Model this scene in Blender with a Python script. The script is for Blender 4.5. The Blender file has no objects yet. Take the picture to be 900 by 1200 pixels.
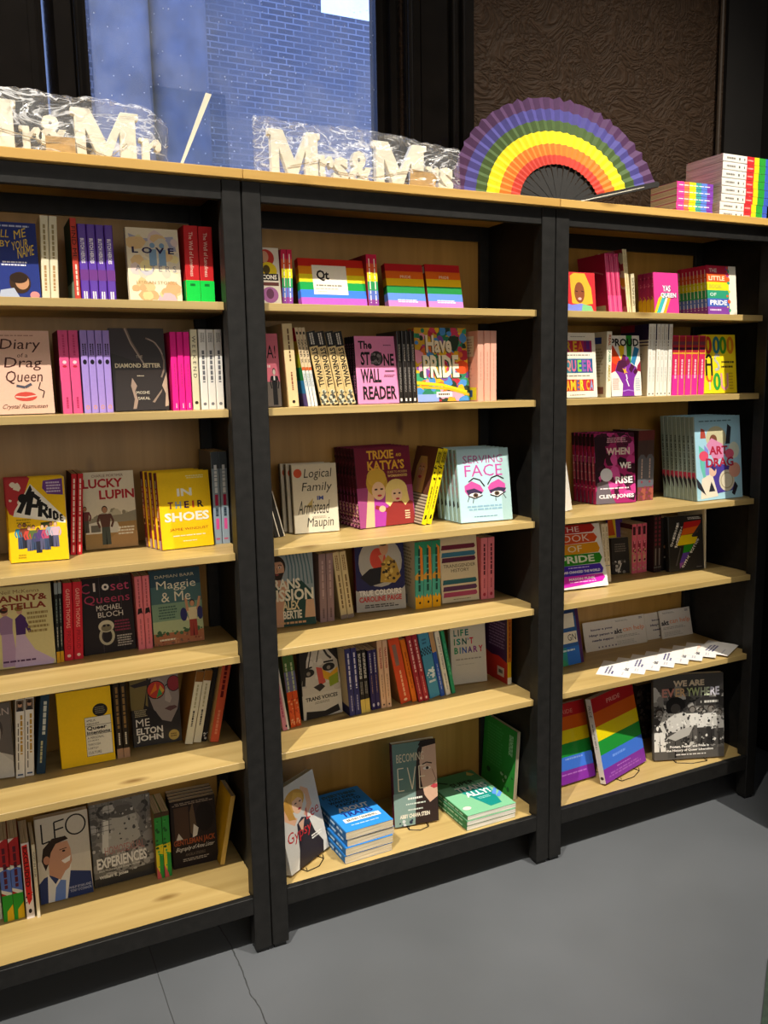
import bpy, bmesh, math, random
from mathutils import Matrix, Vector
scene = bpy.context.scene
COL = scene.collection
rad = math.radians

# ------------------------------------------------------------------ camera
cam_data = bpy.data.cameras.new('camera')
cam = bpy.data.objects.new('camera', cam_data); COL.objects.link(cam)
cam_data.sensor_fit = 'VERTICAL'; cam_data.sensor_height = 24.0
cam_data.lens = 996.06 * 24.0 / 1200.0
cam_data.clip_start = 0.05; cam_data.clip_end = 100
RT = Vector((0.89905114, -0.43745725, -0.01839028))
UP = Vector((0.08211895, 0.12721449, 0.98847))
FW = Vector((0.43007386, 0.89019527, -0.15029587))
cam.matrix_world = Matrix((
    (RT.x, UP.x, -FW.x, 0.28863), (RT.y, UP.y, -FW.y, -1.99515),
    (RT.z, UP.z, -FW.z, 1.48640), (0, 0, 0, 1)))
scene.camera = cam

# ------------------------------------------------------------------ world, lights, exposure
world = bpy.data.worlds.new('daylight'); scene.world = world; world.use_nodes = True
wn = world.node_tree.nodes; wl = world.node_tree.links
bg = wn['Background']
tc = wn.new('ShaderNodeTexCoord'); nz = wn.new('ShaderNodeTexNoise'); nz.inputs['Scale'].default_value = 2.5
rp = wn.new('ShaderNodeValToRGB')
rp.color_ramp.elements[0].color = (0.50, 0.74, 1.55, 1); rp.color_ramp.elements[1].color = (0.62, 0.86, 1.6, 1)
wl.new(tc.outputs['Generated'], nz.inputs['Vector']); wl.new(nz.outputs['Fac'], rp.inputs['Fac'])
wl.new(rp.outputs['Color'], bg.inputs['Color']); bg.inputs['Strength'].default_value = 2.3

def spot(name, loc, aim, power, size, blend, colr, radius):
    d = bpy.data.lights.new(name, 'SPOT'); d.energy = power; d.spot_size = rad(size); d.spot_blend = blend
    d.color = colr; d.shadow_soft_size = radius
    o = bpy.data.objects.new(name, d); COL.objects.link(o); o.location = loc
    o.rotation_euler = (Vector(aim) - Vector(loc)).to_track_quat('-Z', 'Y').to_euler()
    return o
def area(name, loc, aim, power, sx, sy, colr):
    d = bpy.data.lights.new(name, 'AREA'); d.shape = 'RECTANGLE'; d.size = sx; d.size_y = sy; d.energy = power; d.color = colr
    o = bpy.data.objects.new(name, d); COL.objects.link(o); o.location = loc
    o.rotation_euler = (Vector(aim) - Vector(loc)).to_track_quat('-Z', 'Y').to_euler()
    return o
WARM = (1.0, 0.93, 0.80)
spot('track_spot', (-0.85, -2.0, 4.75), (0.35, 0.0, 1.1), 1200, 50, 1.0, WARM, 0.02)
spot('track_spot', (2.55, -2.0, 4.75), (2.25, 0.0, 1.1), 1120, 52, 1.0, WARM, 0.02)
area('added_ceiling_fill', (0.9, -2.6, 5.0), (0.9, -2.0, 0.0), 40, 2.6, 1.0, (1.0, 0.95, 0.87))  # overhead fill added to lift the shade inside the shelves
area('added_front_fill', (0.7, -3.55, 1.5), (0.7, 0.0, 1.0), 42, 3.2, 1.7, (1.0, 0.93, 0.82))  # fill light added behind the camera to brighten the shaded books
scene.view_settings.view_transform = 'Standard'; scene.view_settings.look = 'None'
scene.view_settings.exposure = 0.0; scene.view_settings.gamma = 1.0
scene.view_settings.use_curve_mapping = False

# ------------------------------------------------------------------ helpers
def lin(h):
    h = h.lstrip('#'); out = []
    if len(h) == 3: h = ''.join(c*2 for c in h)
    for i in (0, 2, 4):
        c = int(h[i:i+2], 16)/255.0
        out.append(c/12.92 if c <= 0.04045 else ((c+0.055)/1.055)**2.4)
    return (out[0], out[1], out[2], 1.0)
def newmat(name):
    m = bpy.data.materials.new(name); m.use_nodes = True
    nt = m.node_tree; return m, nt, nt.nodes, nt.links, nt.nodes['Principled BSDF']
def solid(name, colr, rough=0.5, var=0.15, scale=30, bump=0.0, metal=0.0, spec=0.5):
    m, nt, N, L, b = newmat(name)
    t = N.new('ShaderNodeTexCoord'); n = N.new('ShaderNodeTexNoise'); n.inputs['Scale'].default_value = scale
    n.inputs['Detail'].default_value = 4
    r = N.new('ShaderNodeValToRGB'); c = lin(colr)
    r.color_ramp.elements[0].position = 0.3; r.color_ramp.elements[1].position = 0.7
    r.color_ramp.elements[0].color = tuple(x*(1-var) for x in c[:3])+(1,)
    r.color_ramp.elements[1].color = tuple(min(1, x*(1+var)) for x in c[:3])+(1,)
    L.new(t.outputs['Object'], n.inputs['Vector']); L.new(n.outputs['Fac'], r.inputs['Fac'])
    L.new(r.outputs['Color'], b.inputs['Base Color'])
    b.inputs['Roughness'].default_value = rough; b.inputs['Metallic'].default_value = metal
    b.inputs['Specular IOR Level'].default_value = spec
    if bump:
        bp = N.new('ShaderNodeBump'); bp.inputs['Strength'].default_value = bump; bp.inputs['Distance'].default_value = 0.004
        L.new(n.outputs['Fac'], bp.inputs['Height']); L.new(bp.outputs['Normal'], b.inputs['Normal'])
    return m
def wood(name, axis, c0, c1, knot='#6b4a1e'):
    m, nt, N, L, b = newmat(name)
    t = N.new('ShaderNodeTexCoord'); info = N.new('ShaderNodeObjectInfo')
    off = N.new('ShaderNodeVectorMath'); off.operation = 'ADD'
    mp = N.new('ShaderNodeMapping'); sc = [16, 16, 16]; sc[axis] = 0.9
    mp.inputs['Scale'].default_value = sc
    mul = N.new('ShaderNodeVectorMath'); mul.operation = 'SCALE'; mul.inputs['Scale'].default_value = 13.0
    cmb = N.new('ShaderNodeCombineXYZ')
    for k in ('X', 'Y', 'Z'): L.new(info.outputs['Random'], cmb.inputs[k])
    L.new(cmb.outputs[0], mul.inputs[0]); L.new(t.outputs['Object'], off.inputs[0]); L.new(mul.outputs[0], off.inputs[1])
    L.new(off.outputs[0], mp.inputs['Vector'])
    n = N.new('ShaderNodeTexNoise'); n.inputs['Scale'].default_value = 1.6; n.inputs['Detail'].default_value = 6
    n.inputs['Distortion'].default_value = 0.6; L.new(mp.outputs[0], n.inputs['Vector'])
    r = N.new('ShaderNodeValToRGB'); r.color_ramp.elements[0].position = 0.32; r.color_ramp.elements[1].position = 0.66
    r.color_ramp.elements[0].color = lin(c0); r.color_ramp.elements[1].color = lin(c1)
    L.new(n.outputs['Fac'], r.inputs['Fac'])
    mk = N.new('ShaderNodeMapping'); sk = [8, 8, 8]; sk[axis] = 3.0; mk.inputs['Scale'].default_value = sk
    L.new(off.outputs[0], mk.inputs['Vector'])
    v = N.new('ShaderNodeTexVoronoi'); v.inputs['Scale'].default_value = 1.0; L.new(mk.outputs[0], v.inputs['Vector'])
    kr = N.new('ShaderNodeValToRGB'); kr.color_ramp.elements[0].position = 0.05; kr.color_ramp.elements[1].position = 0.14
    kr.color_ramp.elements[0].color = (0.85, 0.85, 0.85, 1); kr.color_ramp.elements[1].color = (0, 0, 0, 1)
    L.new(v.outputs['Distance'], kr.inputs['Fac'])
    mx = N.new('ShaderNodeMix'); mx.data_type = 'RGBA'
    L.new(kr.outputs['Color'], mx.inputs['Factor']); L.new(r.outputs['Color'], mx.inputs['A']); mx.inputs['B'].default_value = lin(knot)
    L.new(mx.outputs['Result'], b.inputs['Base Color'])
    b.inputs['Roughness'].default_value = 0.42
    bp = N.new('ShaderNodeBump'); bp.inputs['Strength'].default_value = 0.08; bp.inputs['Distance'].default_value = 0.002
    L.new(n.outputs['Fac'], bp.inputs['Height']); L.new(bp.outputs['Normal'], b.inputs['Normal'])
    return m
M = {}
M['pine'] = wood('pine_along', 0, '#aa8f57', '#bea36a')
M['pine_up'] = wood('pine_upright', 2, '#96702f', '#a87f3c')
M['top'] = wood('oiled_pine', 0, '#bd924a', '#cfa75e')
M['black'] = solid('black_stained_wood', '#1b1a19', 0.5, 0.3, 40, 0.05, spec=0.28)
M['gloss_black'] = solid('black_gloss_paint', '#120f0d', 0.10, 0.2, 20, 0.0, spec=1.0)
M['plastic'] = solid('black_plastic', '#121212', 0.5)
M['wire'] = solid('dark_wire', '#241d14', 0.4, metal=0.6)
M['white_wood'] = solid('white_painted_wood', '#e3ddc8', 0.55, 0.06, 12)
M['kraft'] = solid('kraft_card', '#b08d52', 0.8, 0.15, 25)
M['string'] = solid('jute_string', '#9a8a68', 0.9)
M['fan_black'] = solid('black_bamboo', '#120f0d', 0.6, 0.4, 90, spec=0.18)
M['foil'] = solid('glitter_strip', '#c9c3b4', 0.25, 0.5, 400, metal=0.7)
M['ceiling'] = solid('ceiling_paint', '#b9b4aa', 0.8, 0.05, 4)
M['room'] = solid('shop_wall_paint', '#4a453f', 0.7, 0.08, 3)
M['dark_wall'] = solid('dark_wall_paint', '#14110f', 0.5, 0.2, 6)
M['mat'] = solid('green_rubber_mat', '#26352a', 0.8, 0.3, 80)

def printed(name, rough, coat=0.0):
    m, nt, N, L, b = newmat(name)
    a = N.new('ShaderNodeVertexColor'); a.layer_name = 'ink'
    t = N.new('ShaderNodeTexCoord'); n = N.new('ShaderNodeTexNoise'); n.inputs['Scale'].default_value = 140
    mx = N.new('ShaderNodeMix'); mx.data_type = 'RGBA'; mx.blend_type = 'MULTIPLY'; mx.inputs['Factor'].default_value = 0.10
    L.new(t.outputs['Object'], n.inputs['Vector']); L.new(a.outputs['Color'], mx.inputs['A']); L.new(n.outputs['Fac'], mx.inputs['B'])
    L.new(mx.outputs['Result'], b.inputs['Base Color'])
    b.inputs['Roughness'].default_value = rough; b.inputs['Coat Weight'].default_value = coat; b.inputs['Coat Roughness'].default_value = 0.12
    b.inputs['Specular IOR Level'].default_value = 0.2
    return m
M['matte'] = printed('matte_printed_card', 0.6)
M['glossy'] = printed('gloss_printed_card', 0.35, 0.25)
def paper(name, c0, c1):
    m, nt, N, L, b = newmat(name)
    t = N.new('ShaderNodeTexCoord'); mp = N.new('ShaderNodeMapping'); mp.inputs['Scale'].default_value = (8, 900, 8)
    n = N.new('ShaderNodeTexNoise'); n.inputs['Scale'].default_value = 1.0; n.inputs['Detail'].default_value = 1
    r = N.new('ShaderNodeValToRGB'); r.color_ramp.elements[0].position = 0.35; r.color_ramp.elements[1].position = 0.6
    r.color_ramp.elements[0].color = lin(c0); r.color_ramp.elements[1].color = lin(c1)
    L.new(t.outputs['Object'], mp.inputs[0]); L.new(mp.outputs[0], n.inputs['Vector']); L.new(n.outputs['Fac'], r.inputs['Fac'])
    L.new(r.outputs['Color'], b.inputs['Base Color']); b.inputs['Roughness'].default_value = 0.9
    return m
M['pages'] = paper('cream_page_edges', '#a8977a', '#d8c9aa')
M['wpages'] = paper('white_page_edges', '#b9b3a8', '#e6e1d6')

def add_box(bm, x0, x1, y0, y1, z0, z1, mi=0):
    v = [bm.verts.new(p) for p in ((x0,y0,z0),(x1,y0,z0),(x1,y1,z0),(x0,y1,z0),(x0,y0,z1),(x1,y0,z1),(x1,y1,z1),(x0,y1,z1))]
    for f in ((0,3,2,1),(4,5,6,7),(0,1,5,4),(1,2,6,5),(2,3,7,6),(3,0,4,7)):
        fc = bm.faces.new([v[i] for i in f]); fc.material_index = mi
def add_prism(bm, pts, z0, z1, axis='z', mi=0):
    n = len(pts)
    def P(a, b, c): return {'z': (a, b, c), 'y': (a, c, b), 'x': (c, a, b)}[axis]
    lo = [bm.verts.new(P(a, b, z0)) for a, b in pts]; hi = [bm.verts.new(P(a, b, z1)) for a, b in pts]
    fs = [bm.faces.new(lo[::-1]), bm.faces.new(hi)]
    for i in range(n): fs.append(bm.faces.new([lo[i], lo[(i+1)%n], hi[(i+1)%n], hi[i]]))
    for f in fs: f.material_index = mi
def add_tube(bm, pts, r, seg=6):
    pts = [Vector(p) for p in pts]; rings = []
    for i, p in enumerate(pts):
        a = pts[max(i-1, 0)]; b = pts[min(i+1, len(pts)-1)]; d = (b-a).normalized()
        u = d.orthogonal().normalized() if i == 0 else (u - d*u.dot(d)).normalized()
        w = d.cross(u)
        rings.append([bm.verts.new(p + (u*math.cos(2*math.pi*k/seg) + w*math.sin(2*math.pi*k/seg))*r) for k in range(seg)])
    for i in range(len(rings)-1):
        for k in range(seg):
            bm.faces.new([rings[i][k], rings[i][(k+1)%seg], rings[i+1][(k+1)%seg], rings[i+1][k]])
    bm.faces.new(rings[0][::-1]); bm.faces.new(rings[-1])
def mesh(name, bm, mats, bevel=0):
    bmesh.ops.recalc_face_normals(bm, faces=bm.faces[:])
    if bevel:
        bmesh.ops.bevel(bm, geom=bm.edges[:], offset=bevel, segments=1, affect='EDGES', clamp_overlap=True)
    me = bpy.data.meshes.new(name); bm.to_mesh(me); bm.free()
    for m in (mats if isinstance(mats, (list, tuple)) else [mats]): me.materials.append(m)
    return me
def link(name, data, parent=None):
    o = bpy.data.objects.new(name, data); COL.objects.link(o)
    if parent: o.parent = parent
    return o
def obj(name, bm, mats, parent=None, bevel=0): return link(name, mesh(name, bm, mats, bevel), parent)
LONG = []
def tag(o, label, cat, group=None):
    LONG.append(label) if not 4 <= len(label.split()) <= 16 else None
    o['label'] = label; o['category'] = cat
    if group: o['group'] = group
    return o
def thing(name, label, cat, loc=(0,0,0), group=None):
    o = link(name, None); o.location = loc; o.empty_display_size = 0.05
    return tag(o, label, cat, group)
def struct(name, bm, mats, bevel=0):
    o = obj(name, bm, mats, None, bevel); o['kind'] = 'structure'; return o

# ------------------------------------------------------------------ the room
# floor: grey painted concrete with two hairline cracks
m, nt, N, L, b = newmat('grey_floor_paint')
t = N.new('ShaderNodeTexCoord'); n = N.new('ShaderNodeTexNoise'); n.inputs['Scale'].default_value = 1.8; n.inputs['Detail'].default_value = 5
L.new(t.outputs['Object'], n.inputs['Vector'])
r = N.new('ShaderNodeValToRGB'); r.color_ramp.elements[0].position = 0.3; r.color_ramp.elements[1].position = 0.7
r.color_ramp.elements[0].color = lin('#585b5f'); r.color_ramp.elements[1].color = lin('#62656a')
L.new(n.outputs['Fac'], r.inputs['Fac'])
sep = N.new('ShaderNodeSeparateXYZ'); L.new(t.outputs['Object'], sep.inputs[0])
nw = N.new('ShaderNodeTexNoise'); nw.inputs['Scale'].default_value = 9; nw.inputs['Detail'].default_value = 6; L.new(t.outputs['Object'], nw.inputs['Vector'])
def math_node(op, a, b2=None):
    q = N.new('ShaderNodeMath'); q.operation = op
    for i, s in enumerate((a, b2)):
        if s is None: continue
        if isinstance(s, (int, float)): q.inputs[i].default_value = s
        else: L.new(s, q.inputs[i])
    return q.outputs[0]
crack = None
for x0, amp, wd in ((0.607, 0.004, 0.0010), (0.803, 0.045, 0.0016)):
    w = math_node('MULTIPLY', math_node('SUBTRACT', nw.outputs['Fac'], 0.5), amp)
    d = math_node('ABSOLUTE', math_node('SUBTRACT', math_node('SUBTRACT', sep.outputs['X'], x0), w))
    c = math_node('LESS_THAN', d, wd)
    crack = c if crack is None else math_node('MAXIMUM', crack, c)
crack = math_node('MULTIPLY', crack, 0.75)
mx = N.new('ShaderNodeMix'); mx.data_type = 'RGBA'
L.new(crack, mx.inputs['Factor']); L.new(r.outputs['Color'], mx.inputs['A']); mx.inputs['B'].default_value = lin('#22211f')
L.new(mx.outputs['Result'], b.inputs['Base Color'])
rr = N.new('ShaderNodeMapRange'); rr.inputs['To Min'].default_value = 0.26; rr.inputs['To Max'].default_value = 0.42
L.new(n.outputs['Fac'], rr.inputs['Value']); L.new(rr.outputs[0], b.inputs['Roughness'])
M['floor'] = m
bm = bmesh.new(); add_box(bm, -1.8, 3.2, -3.6, 0.62, -0.1, 0.0); struct('floor', bm, M['floor'])
bm = bmesh.new(); add_box(bm, -1.8, 3.2, -3.6, 0.62, 5.2, 5.3); struct('ceiling', bm, M['ceiling'])
bm = bmesh.new(); add_box(bm, -1.9, -1.8, -3.7, 0.62, -0.1, 5.3); struct('wall_left', bm, M['room'])
bm = bmesh.new(); add_box(bm, 3.05, 3.15, -3.7, 0.62, -0.1, 5.3); struct('wall_right', bm, M['dark_wall'])
bm = bmesh.new(); add_box(bm, -1.8, 3.2, -3.7, -3.6, -0.1, 5.3); struct('wall_front', bm, M['room'])
# back wall with embossed dark paper
m, nt, N, L, b = newmat('embossed_dark_wallpaper')
t = N.new('ShaderNodeTexCoord'); mg = N.new('ShaderNodeTexNoise'); mg.inputs['Scale'].default_value = 7; mg.inputs['Distortion'].default_value = 3.5; mg.inputs['Detail'].default_value = 3
L.new(t.outputs['Object'], mg.inputs['Vector'])
w = N.new('ShaderNodeMath'); w.operation = 'PINGPONG'; w.inputs[1].default_value = 0.11; L.new(mg.outputs['Fac'], w.inputs[0])
r = N.new('ShaderNodeValToRGB'); r.color_ramp.elements[0].color = lin('#2a1d12'); r.color_ramp.elements[1].color = lin('#35261a')
mr = N.new('ShaderNodeMapRange'); mr.inputs['From Max'].default_value = 0.11; L.new(w.outputs[0], mr.inputs['Value']); L.new(mr.outputs[0], r.inputs['Fac'])
L.new(r.outputs['Color'], b.inputs['Base Color']); b.inputs['Roughness'].default_value = 0.7; b.inputs['Specular IOR Level'].default_value = 0.15
bp = N.new('ShaderNodeBump'); bp.inputs['Strength'].default_value = 0.45; bp.inputs['Distance'].default_value = 0.012
L.new(mr.outputs[0], bp.inputs['Height']); L.new(bp.outputs['Normal'], b.inputs['Normal'])
M['emboss'] = m
WY0, WY1 = 0.42, 0.60
WX0, WX1, WZ0, WZ1 = 0.60, 1.54, 1.80, 4.2
bm = bmesh.new()
add_box(bm, -1.8, WX0, WY0, WY1, 0, 5.2); add_box(bm, WX1, 3.05, WY0, WY1, 0, 3.2)
add_box(bm, WX0, WX1, WY0, WY1, 0, WZ0); add_box(bm, WX0, WX1, WY0, WY1, WZ1, 5.2)
struct('wall_back', bm, M['emboss'])
# window frame: stepped black mouldings either side, sash and pane
def bead(bm, x, y, r, z0, z1, seg=10):
    add_prism(bm, [(x + r*math.cos(math.pi*(1+k/seg)), y + r*math.sin(math.pi*(1+k/seg))) for k in range(seg+1)], z0, z1)
bm = bmesh.new()
for x0, x1, y in ((0.24,0.30,0.405),(0.30,0.36,0.395),(0.36,0.40,0.402),(0.40,0.50,0.408),(0.50,0.525,0.395),(0.555,0.60,0.400),(0.60,0.622,0.43),(0.622,0.645,0.455)):
    add_box(bm, x0, x1, y, 0.4205 if x1 <= 0.6 else 0.50, WZ0-0.05, WZ1+0.05)
add_prism(bm, [(0.520, 0.42), (0.520, 0.345), (0.526, 0.340), (0.572, 0.4205)], WZ0-0.05, WZ1+0.05); bead(bm, 0.61, 0.43, 0.004, WZ0, WZ1); bead(bm, 0.38, 0.402, 0.012, WZ0-0.05, WZ1+0.05)
for x0, x1, y in ((1.475,1.51,0.455),(1.51,1.545,0.43),(1.545,1.575,0.398),(1.575,1.60,0.406),(1.60,1.63,0.402),(1.63,1.70,0.408),(1.70,1.715,0.394),(1.715,1.735,0.404),(1.735,1.75,0.392),(1.75,1.785,0.402)):
    add_box(bm, x0, x1, y, 0.4205 if x0 >= 1.54 else 0.50, WZ0-0.05, WZ1+0.05)
bead(bm, 1.56, 0.398, 0.010, WZ0-0.05, WZ1+0.05); bead(bm, 1.707, 0.394, 0.006, WZ0-0.05, WZ1+0.05); bead(bm, 1.742, 0.392, 0.006, WZ0-0.05, WZ1+0.05)
add_box(bm, 0.60, 1.54, 0.40, 0.52, WZ0, WZ0+0.06); add_box(bm, 0.60, 1.54, 0.44, 0.52, WZ1-0.08, WZ1)
win = struct('window_1', bm, M['gloss_black'])
m, nt, N, L, b = newmat('dusty_window_glass')
N.remove(b); out = N['Material Output']
tr = N.new('ShaderNodeBsdfTransparent'); tr.inputs['Color'].default_value = (0.93, 0.96, 1.0, 1)
gl = N.new('ShaderNodeBsdfGlossy'); gl.inputs['Roughness'].default_value = 0.3
df = N.new('ShaderNodeBsdfDiffuse'); df.inputs['Color'].default_value = (0.75, 0.82, 0.95, 1)
m1 = N.new('ShaderNodeMixShader'); m1.inputs[0].default_value = 0.015; L.new(tr.outputs[0], m1.inputs[1]); L.new(gl.outputs[0], m1.inputs[2])
t = N.new('ShaderNodeTexCoord'); v = N.new('ShaderNodeTexVoronoi'); v.inputs['Scale'].default_value = 42; L.new(t.outputs['Object'], v.inputs['Vector'])
lt = N.new('ShaderNodeMath'); lt.operation = 'LESS_THAN'; lt.inputs[1].default_value = 0.085; L.new(v.outputs['Distance'], lt.inputs[0])
n2 = N.new('ShaderNodeTexNoise'); n2.inputs['Scale'].default_value = 14; n2.inputs['Detail'].default_value = 6; L.new(t.outputs['Object'], n2.inputs['Vector'])
ml = N.new('ShaderNodeMath'); ml.operation = 'MULTIPLY'; ml.inputs[1].default_value = 0.16; L.new(n2.outputs['Fac'], ml.inputs[0])
ad = N.new('ShaderNodeMath'); ad.operation = 'MULTIPLY_ADD'; ad.inputs[1].default_value = 0.5; L.new(lt.outputs[0], ad.inputs[0]); L.new(ml.outputs[0], ad.inputs[2])
m2 = N.new('ShaderNodeMixShader'); L.new(ad.outputs[0], m2.inputs[0]); L.new(m1.outputs[0], m2.inputs[1]); L.new(df.outputs[0], m2.inputs[2])
L.new(m2.outputs[0], out.inputs['Surface'])
M['glass'] = m
bm = bmesh.new(); add_box(bm, 0.625, 1.52, 0.475, 0.479, WZ0+0.05, WZ1-0.06)
obj('window_pane', bm, M['glass'], win)
# conduit in the right corner
bm = bmesh.new(); add_tube(bm, [(2.826, 0.404, 1.6), (2.826, 0.404, 5.19)], 0.008, 8)
struct('trim_1', bm, solid('brown_conduit_paint', '#3a3027', 0.35))
bm = bmesh.new(); add_box(bm, 2.86, 3.05, 0.405, 0.42, 0.0, 5.2); struct('trim_2', bm, M['dark_wall'])
bm = bmesh.new(); add_box(bm, 2.56, 2.98, -0.52, -0.18, 0.0, 2.05); struct('shadow_pillar', bm, M['dark_wall'], 0.004)  # pillar added mostly out of view to cast the right-hand floor shadow
# outside: brick building across the street with two round brick shafts
m, nt, N, L, b = newmat('blue_lit_brick')
t = N.new('ShaderNodeTexCoord'); mp = N.new('ShaderNodeMapping'); mp.inputs['Rotation'].default_value = (rad(90), 0, 0)
bk = N.new('ShaderNodeTexBrick'); bk.inputs['Scale'].default_value = 1.0
bk.inputs['Brick Width'].default_value = 0.22; bk.inputs['Row Height'].default_value = 0.072; bk.inputs['Mortar Size'].default_value = 0.008
bk.inputs['Color1'].default_value = lin('#50535f'); bk.inputs['Color2'].default_value = lin('#454956'); bk.inputs['Mortar'].default_value = lin('#7d818e')
L.new(t.outputs['Object'], mp.inputs[0]); L.new(mp.outputs[0], bk.inputs['Vector'])
n = N.new('ShaderNodeTexNoise'); n.inputs['Scale'].default_value = 1.2; n.inputs['Detail'].default_value = 8; L.new(t.outputs['Object'], n.inputs['Vector'])
mx = N.new('ShaderNodeMix'); mx.data_type = 'RGBA'; mx.inputs['B'].default_value = lin('#585c69')
mr = N.new('ShaderNodeMapRange'); mr.inputs['From Min'].default_value = 0.40; mr.inputs['From Max'].default_value = 0.62; mr.inputs['To Max'].default_value = 0.9
L.new(n.outputs['Fac'], mr.inputs['Value']); L.new(mr.outputs[0], mx.inputs['Factor']); L.new(bk.outputs['Color'], mx.inputs['A'])
L.new(mx.outputs['Result'], b.inputs['Base Color']); b.inputs['Roughness'].default_value = 0.9
M['brick'] = m
M['shaft'] = solid('weathered_stone_shaft', '#565a68', 0.9, 0.28, 3)
out_b = thing('brick_building', 'blue-lit brick building seen through the dusty window', 'building', (4.0, 9.0, 0))
bm = bmesh.new()
add_prism(bm, [(-7, 0.0), (6, 0.0), (6, 6.25), (0.83, 6.25), (0.83, 7.2), (0.15, 7.2), (0.15, 6.36), (-0.2, 6.36), (-0.2, 7.6), (-7, 7.6)], 0.0, 1.0, 'y')
obj('wall', bm, M['brick'], out_b)
for cx, r0 in ((-1.78, 0.33), (-1.11, 0.33)):
    bm = bmesh.new(); bmesh.ops.create_cone(bm, cap_ends=True, segments=40, radius1=r0, radius2=r0, depth=9.5, matrix=Matrix.Translation((cx, -0.25, 4.75)))
    for f in bm.faces: f.smooth = len(f.verts) == 4
    obj('brick_shaft', bm, M['shaft'], out_b)
bm = bmesh.new(); add_box(bm, -6, 14, 0.7, 14, -0.35, -0.3); g = struct('trim_4', bm, solid('asphalt_yard', '#4a4a4a', 0.9))

# ------------------------------------------------------------------ the three bookcases
SH = {1: 1.6819, 2: 1.4293, 3: 1.0770, 4: 0.8137, 5: 0.5316, 6: 0.1591, 7: 1.9773}
def bookcase(X0, label):
    t = thing('bookcase', label, 'bookcase', (X0, 0, 0), 'black bookcases with pine shelves')
    for x0 in (0.0015, 0.8535):
        for y0 in (0.0, 0.318):
            bm = bmesh.new(); add_box(bm, x0, x0+0.045, y0, y0+0.042, 0.012, 1.9557)
            p = obj('post', bm, M['black'], t, 0.0015)
            bm = bmesh.new(); add_prism(bm, [(x0+0.006, y0+0.006), (x0+0.039, y0+0.006), (x0+0.039, y0+0.036), (x0+0.006, y0+0.036)], 0.0, 0.0125)
            obj('foot', bm, M['plastic'], p)
    for x0 in (0.010, 0.884):
        bm = bmesh.new(); add_box(bm, x0, x0+0.006, 0.042, 0.318, 0.117, 1.9557); obj('side_panel', bm, M['black'], t)
    bm = bmesh.new(); add_box(bm, 0.0175, 0.8825, 0.332, 0.336, 0.13, 1.912); obj('back_panel', bm, M['pine_up'], t)
    bm = bmesh.new(); add_box(bm, 0.047, 0.853, 0.318, 0.3315, 1.912, 1.9555); obj('back_rail', bm, M['black'], t)
    bm = bmesh.new(); add_box(bm, 0.047, 0.853, 0.003, 0.022, 1.911, 1.9555); obj('top_rail', bm, M['black'], t, 0.001)
    bm = bmesh.new(); add_box(bm, 0.047, 0.853, 0.001, 0.0195, 0.115, 0.1625); obj('base_rail', bm, M['black'], t, 0.001)
    bm = bmesh.new(); add_box(bm, 0.0006, 0.8994, -0.019, 0.365, 1.9558, 1.9773); obj('top_board', bm, M['top'], t, 0.0012)
    for s in range(1, 7):
        z1 = SH[s]; z0 = z1 - 0.0185; bm = bmesh.new()
        add_prism(bm, [(0.0475,0.0203),(0.8525,0.0203),(0.8525,0.0435),(0.8825,0.0435),(0.8825,0.316),(0.8525,0.316),(0.8525,0.331),(0.0475,0.331),(0.0475,0.316),(0.0175,0.316),(0.0175,0.0435),(0.0475,0.0435)], z0, z1)
        obj('shelf', bm, M['pine'], t, 0.0008)
bookcase(0.0, 'leftmost black bookcase with pine shelves under the window, cut by frame')
bookcase(0.9, 'middle black bookcase of three, with boxed letter sign on its top')
bookcase(1.8, 'rightmost black bookcase of three, with stacked books on its top')
# ------------------------------------------------------------------ printed books
TXT = {}
def text_mesh(s, bold=False):
    key = (s, bold)
    if key in TXT: return TXT[key]
    cu = bpy.data.curves.new('t', 'FONT'); cu.body = s; cu.dimensions = '2D'; cu.fill_mode = 'FRONT'; cu.resolution_u = 2
    if bold: cu.offset = 0.032
    o = bpy.data.objects.new('t', cu); me = o.to_mesh()
    vs = [(v.co.x, v.co.y) for v in me.vertices]; fs = [tuple(p.vertices) for p in me.polygons]
    o.to_mesh_clear(); bpy.data.objects.remove(o); bpy.data.curves.remove(cu)
    x0 = min(v[0] for v in vs); x1 = max(v[0] for v in vs); y0 = min(v[1] for v in vs); y1 = max(v[1] for v in vs)
    TXT[key] = ([((x-x0)/(x1-x0), (y-y0)/max(1e-6, y1-y0)) for x, y in vs], fs)
    return TXT[key]
def clip01(pts):
    for ax, lim, sg in ((0, 0, 1), (0, 1, -1), (1, 0, 1), (1, 1, -1)):
        out = []
        for i, p in enumerate(pts):
            q = pts[(i+1) % len(pts)]; a = (p[ax]-lim)*sg; b2 = (q[ax]-lim)*sg
            if a >= 0: out.append(p)
            if (a >= 0) != (b2 >= 0):
                k = a/(a-b2); out.append((p[0]+(q[0]-p[0])*k, p[1]+(q[1]-p[1])*k))
        pts = out
        if len(pts) < 3: return []
    return pts
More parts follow.
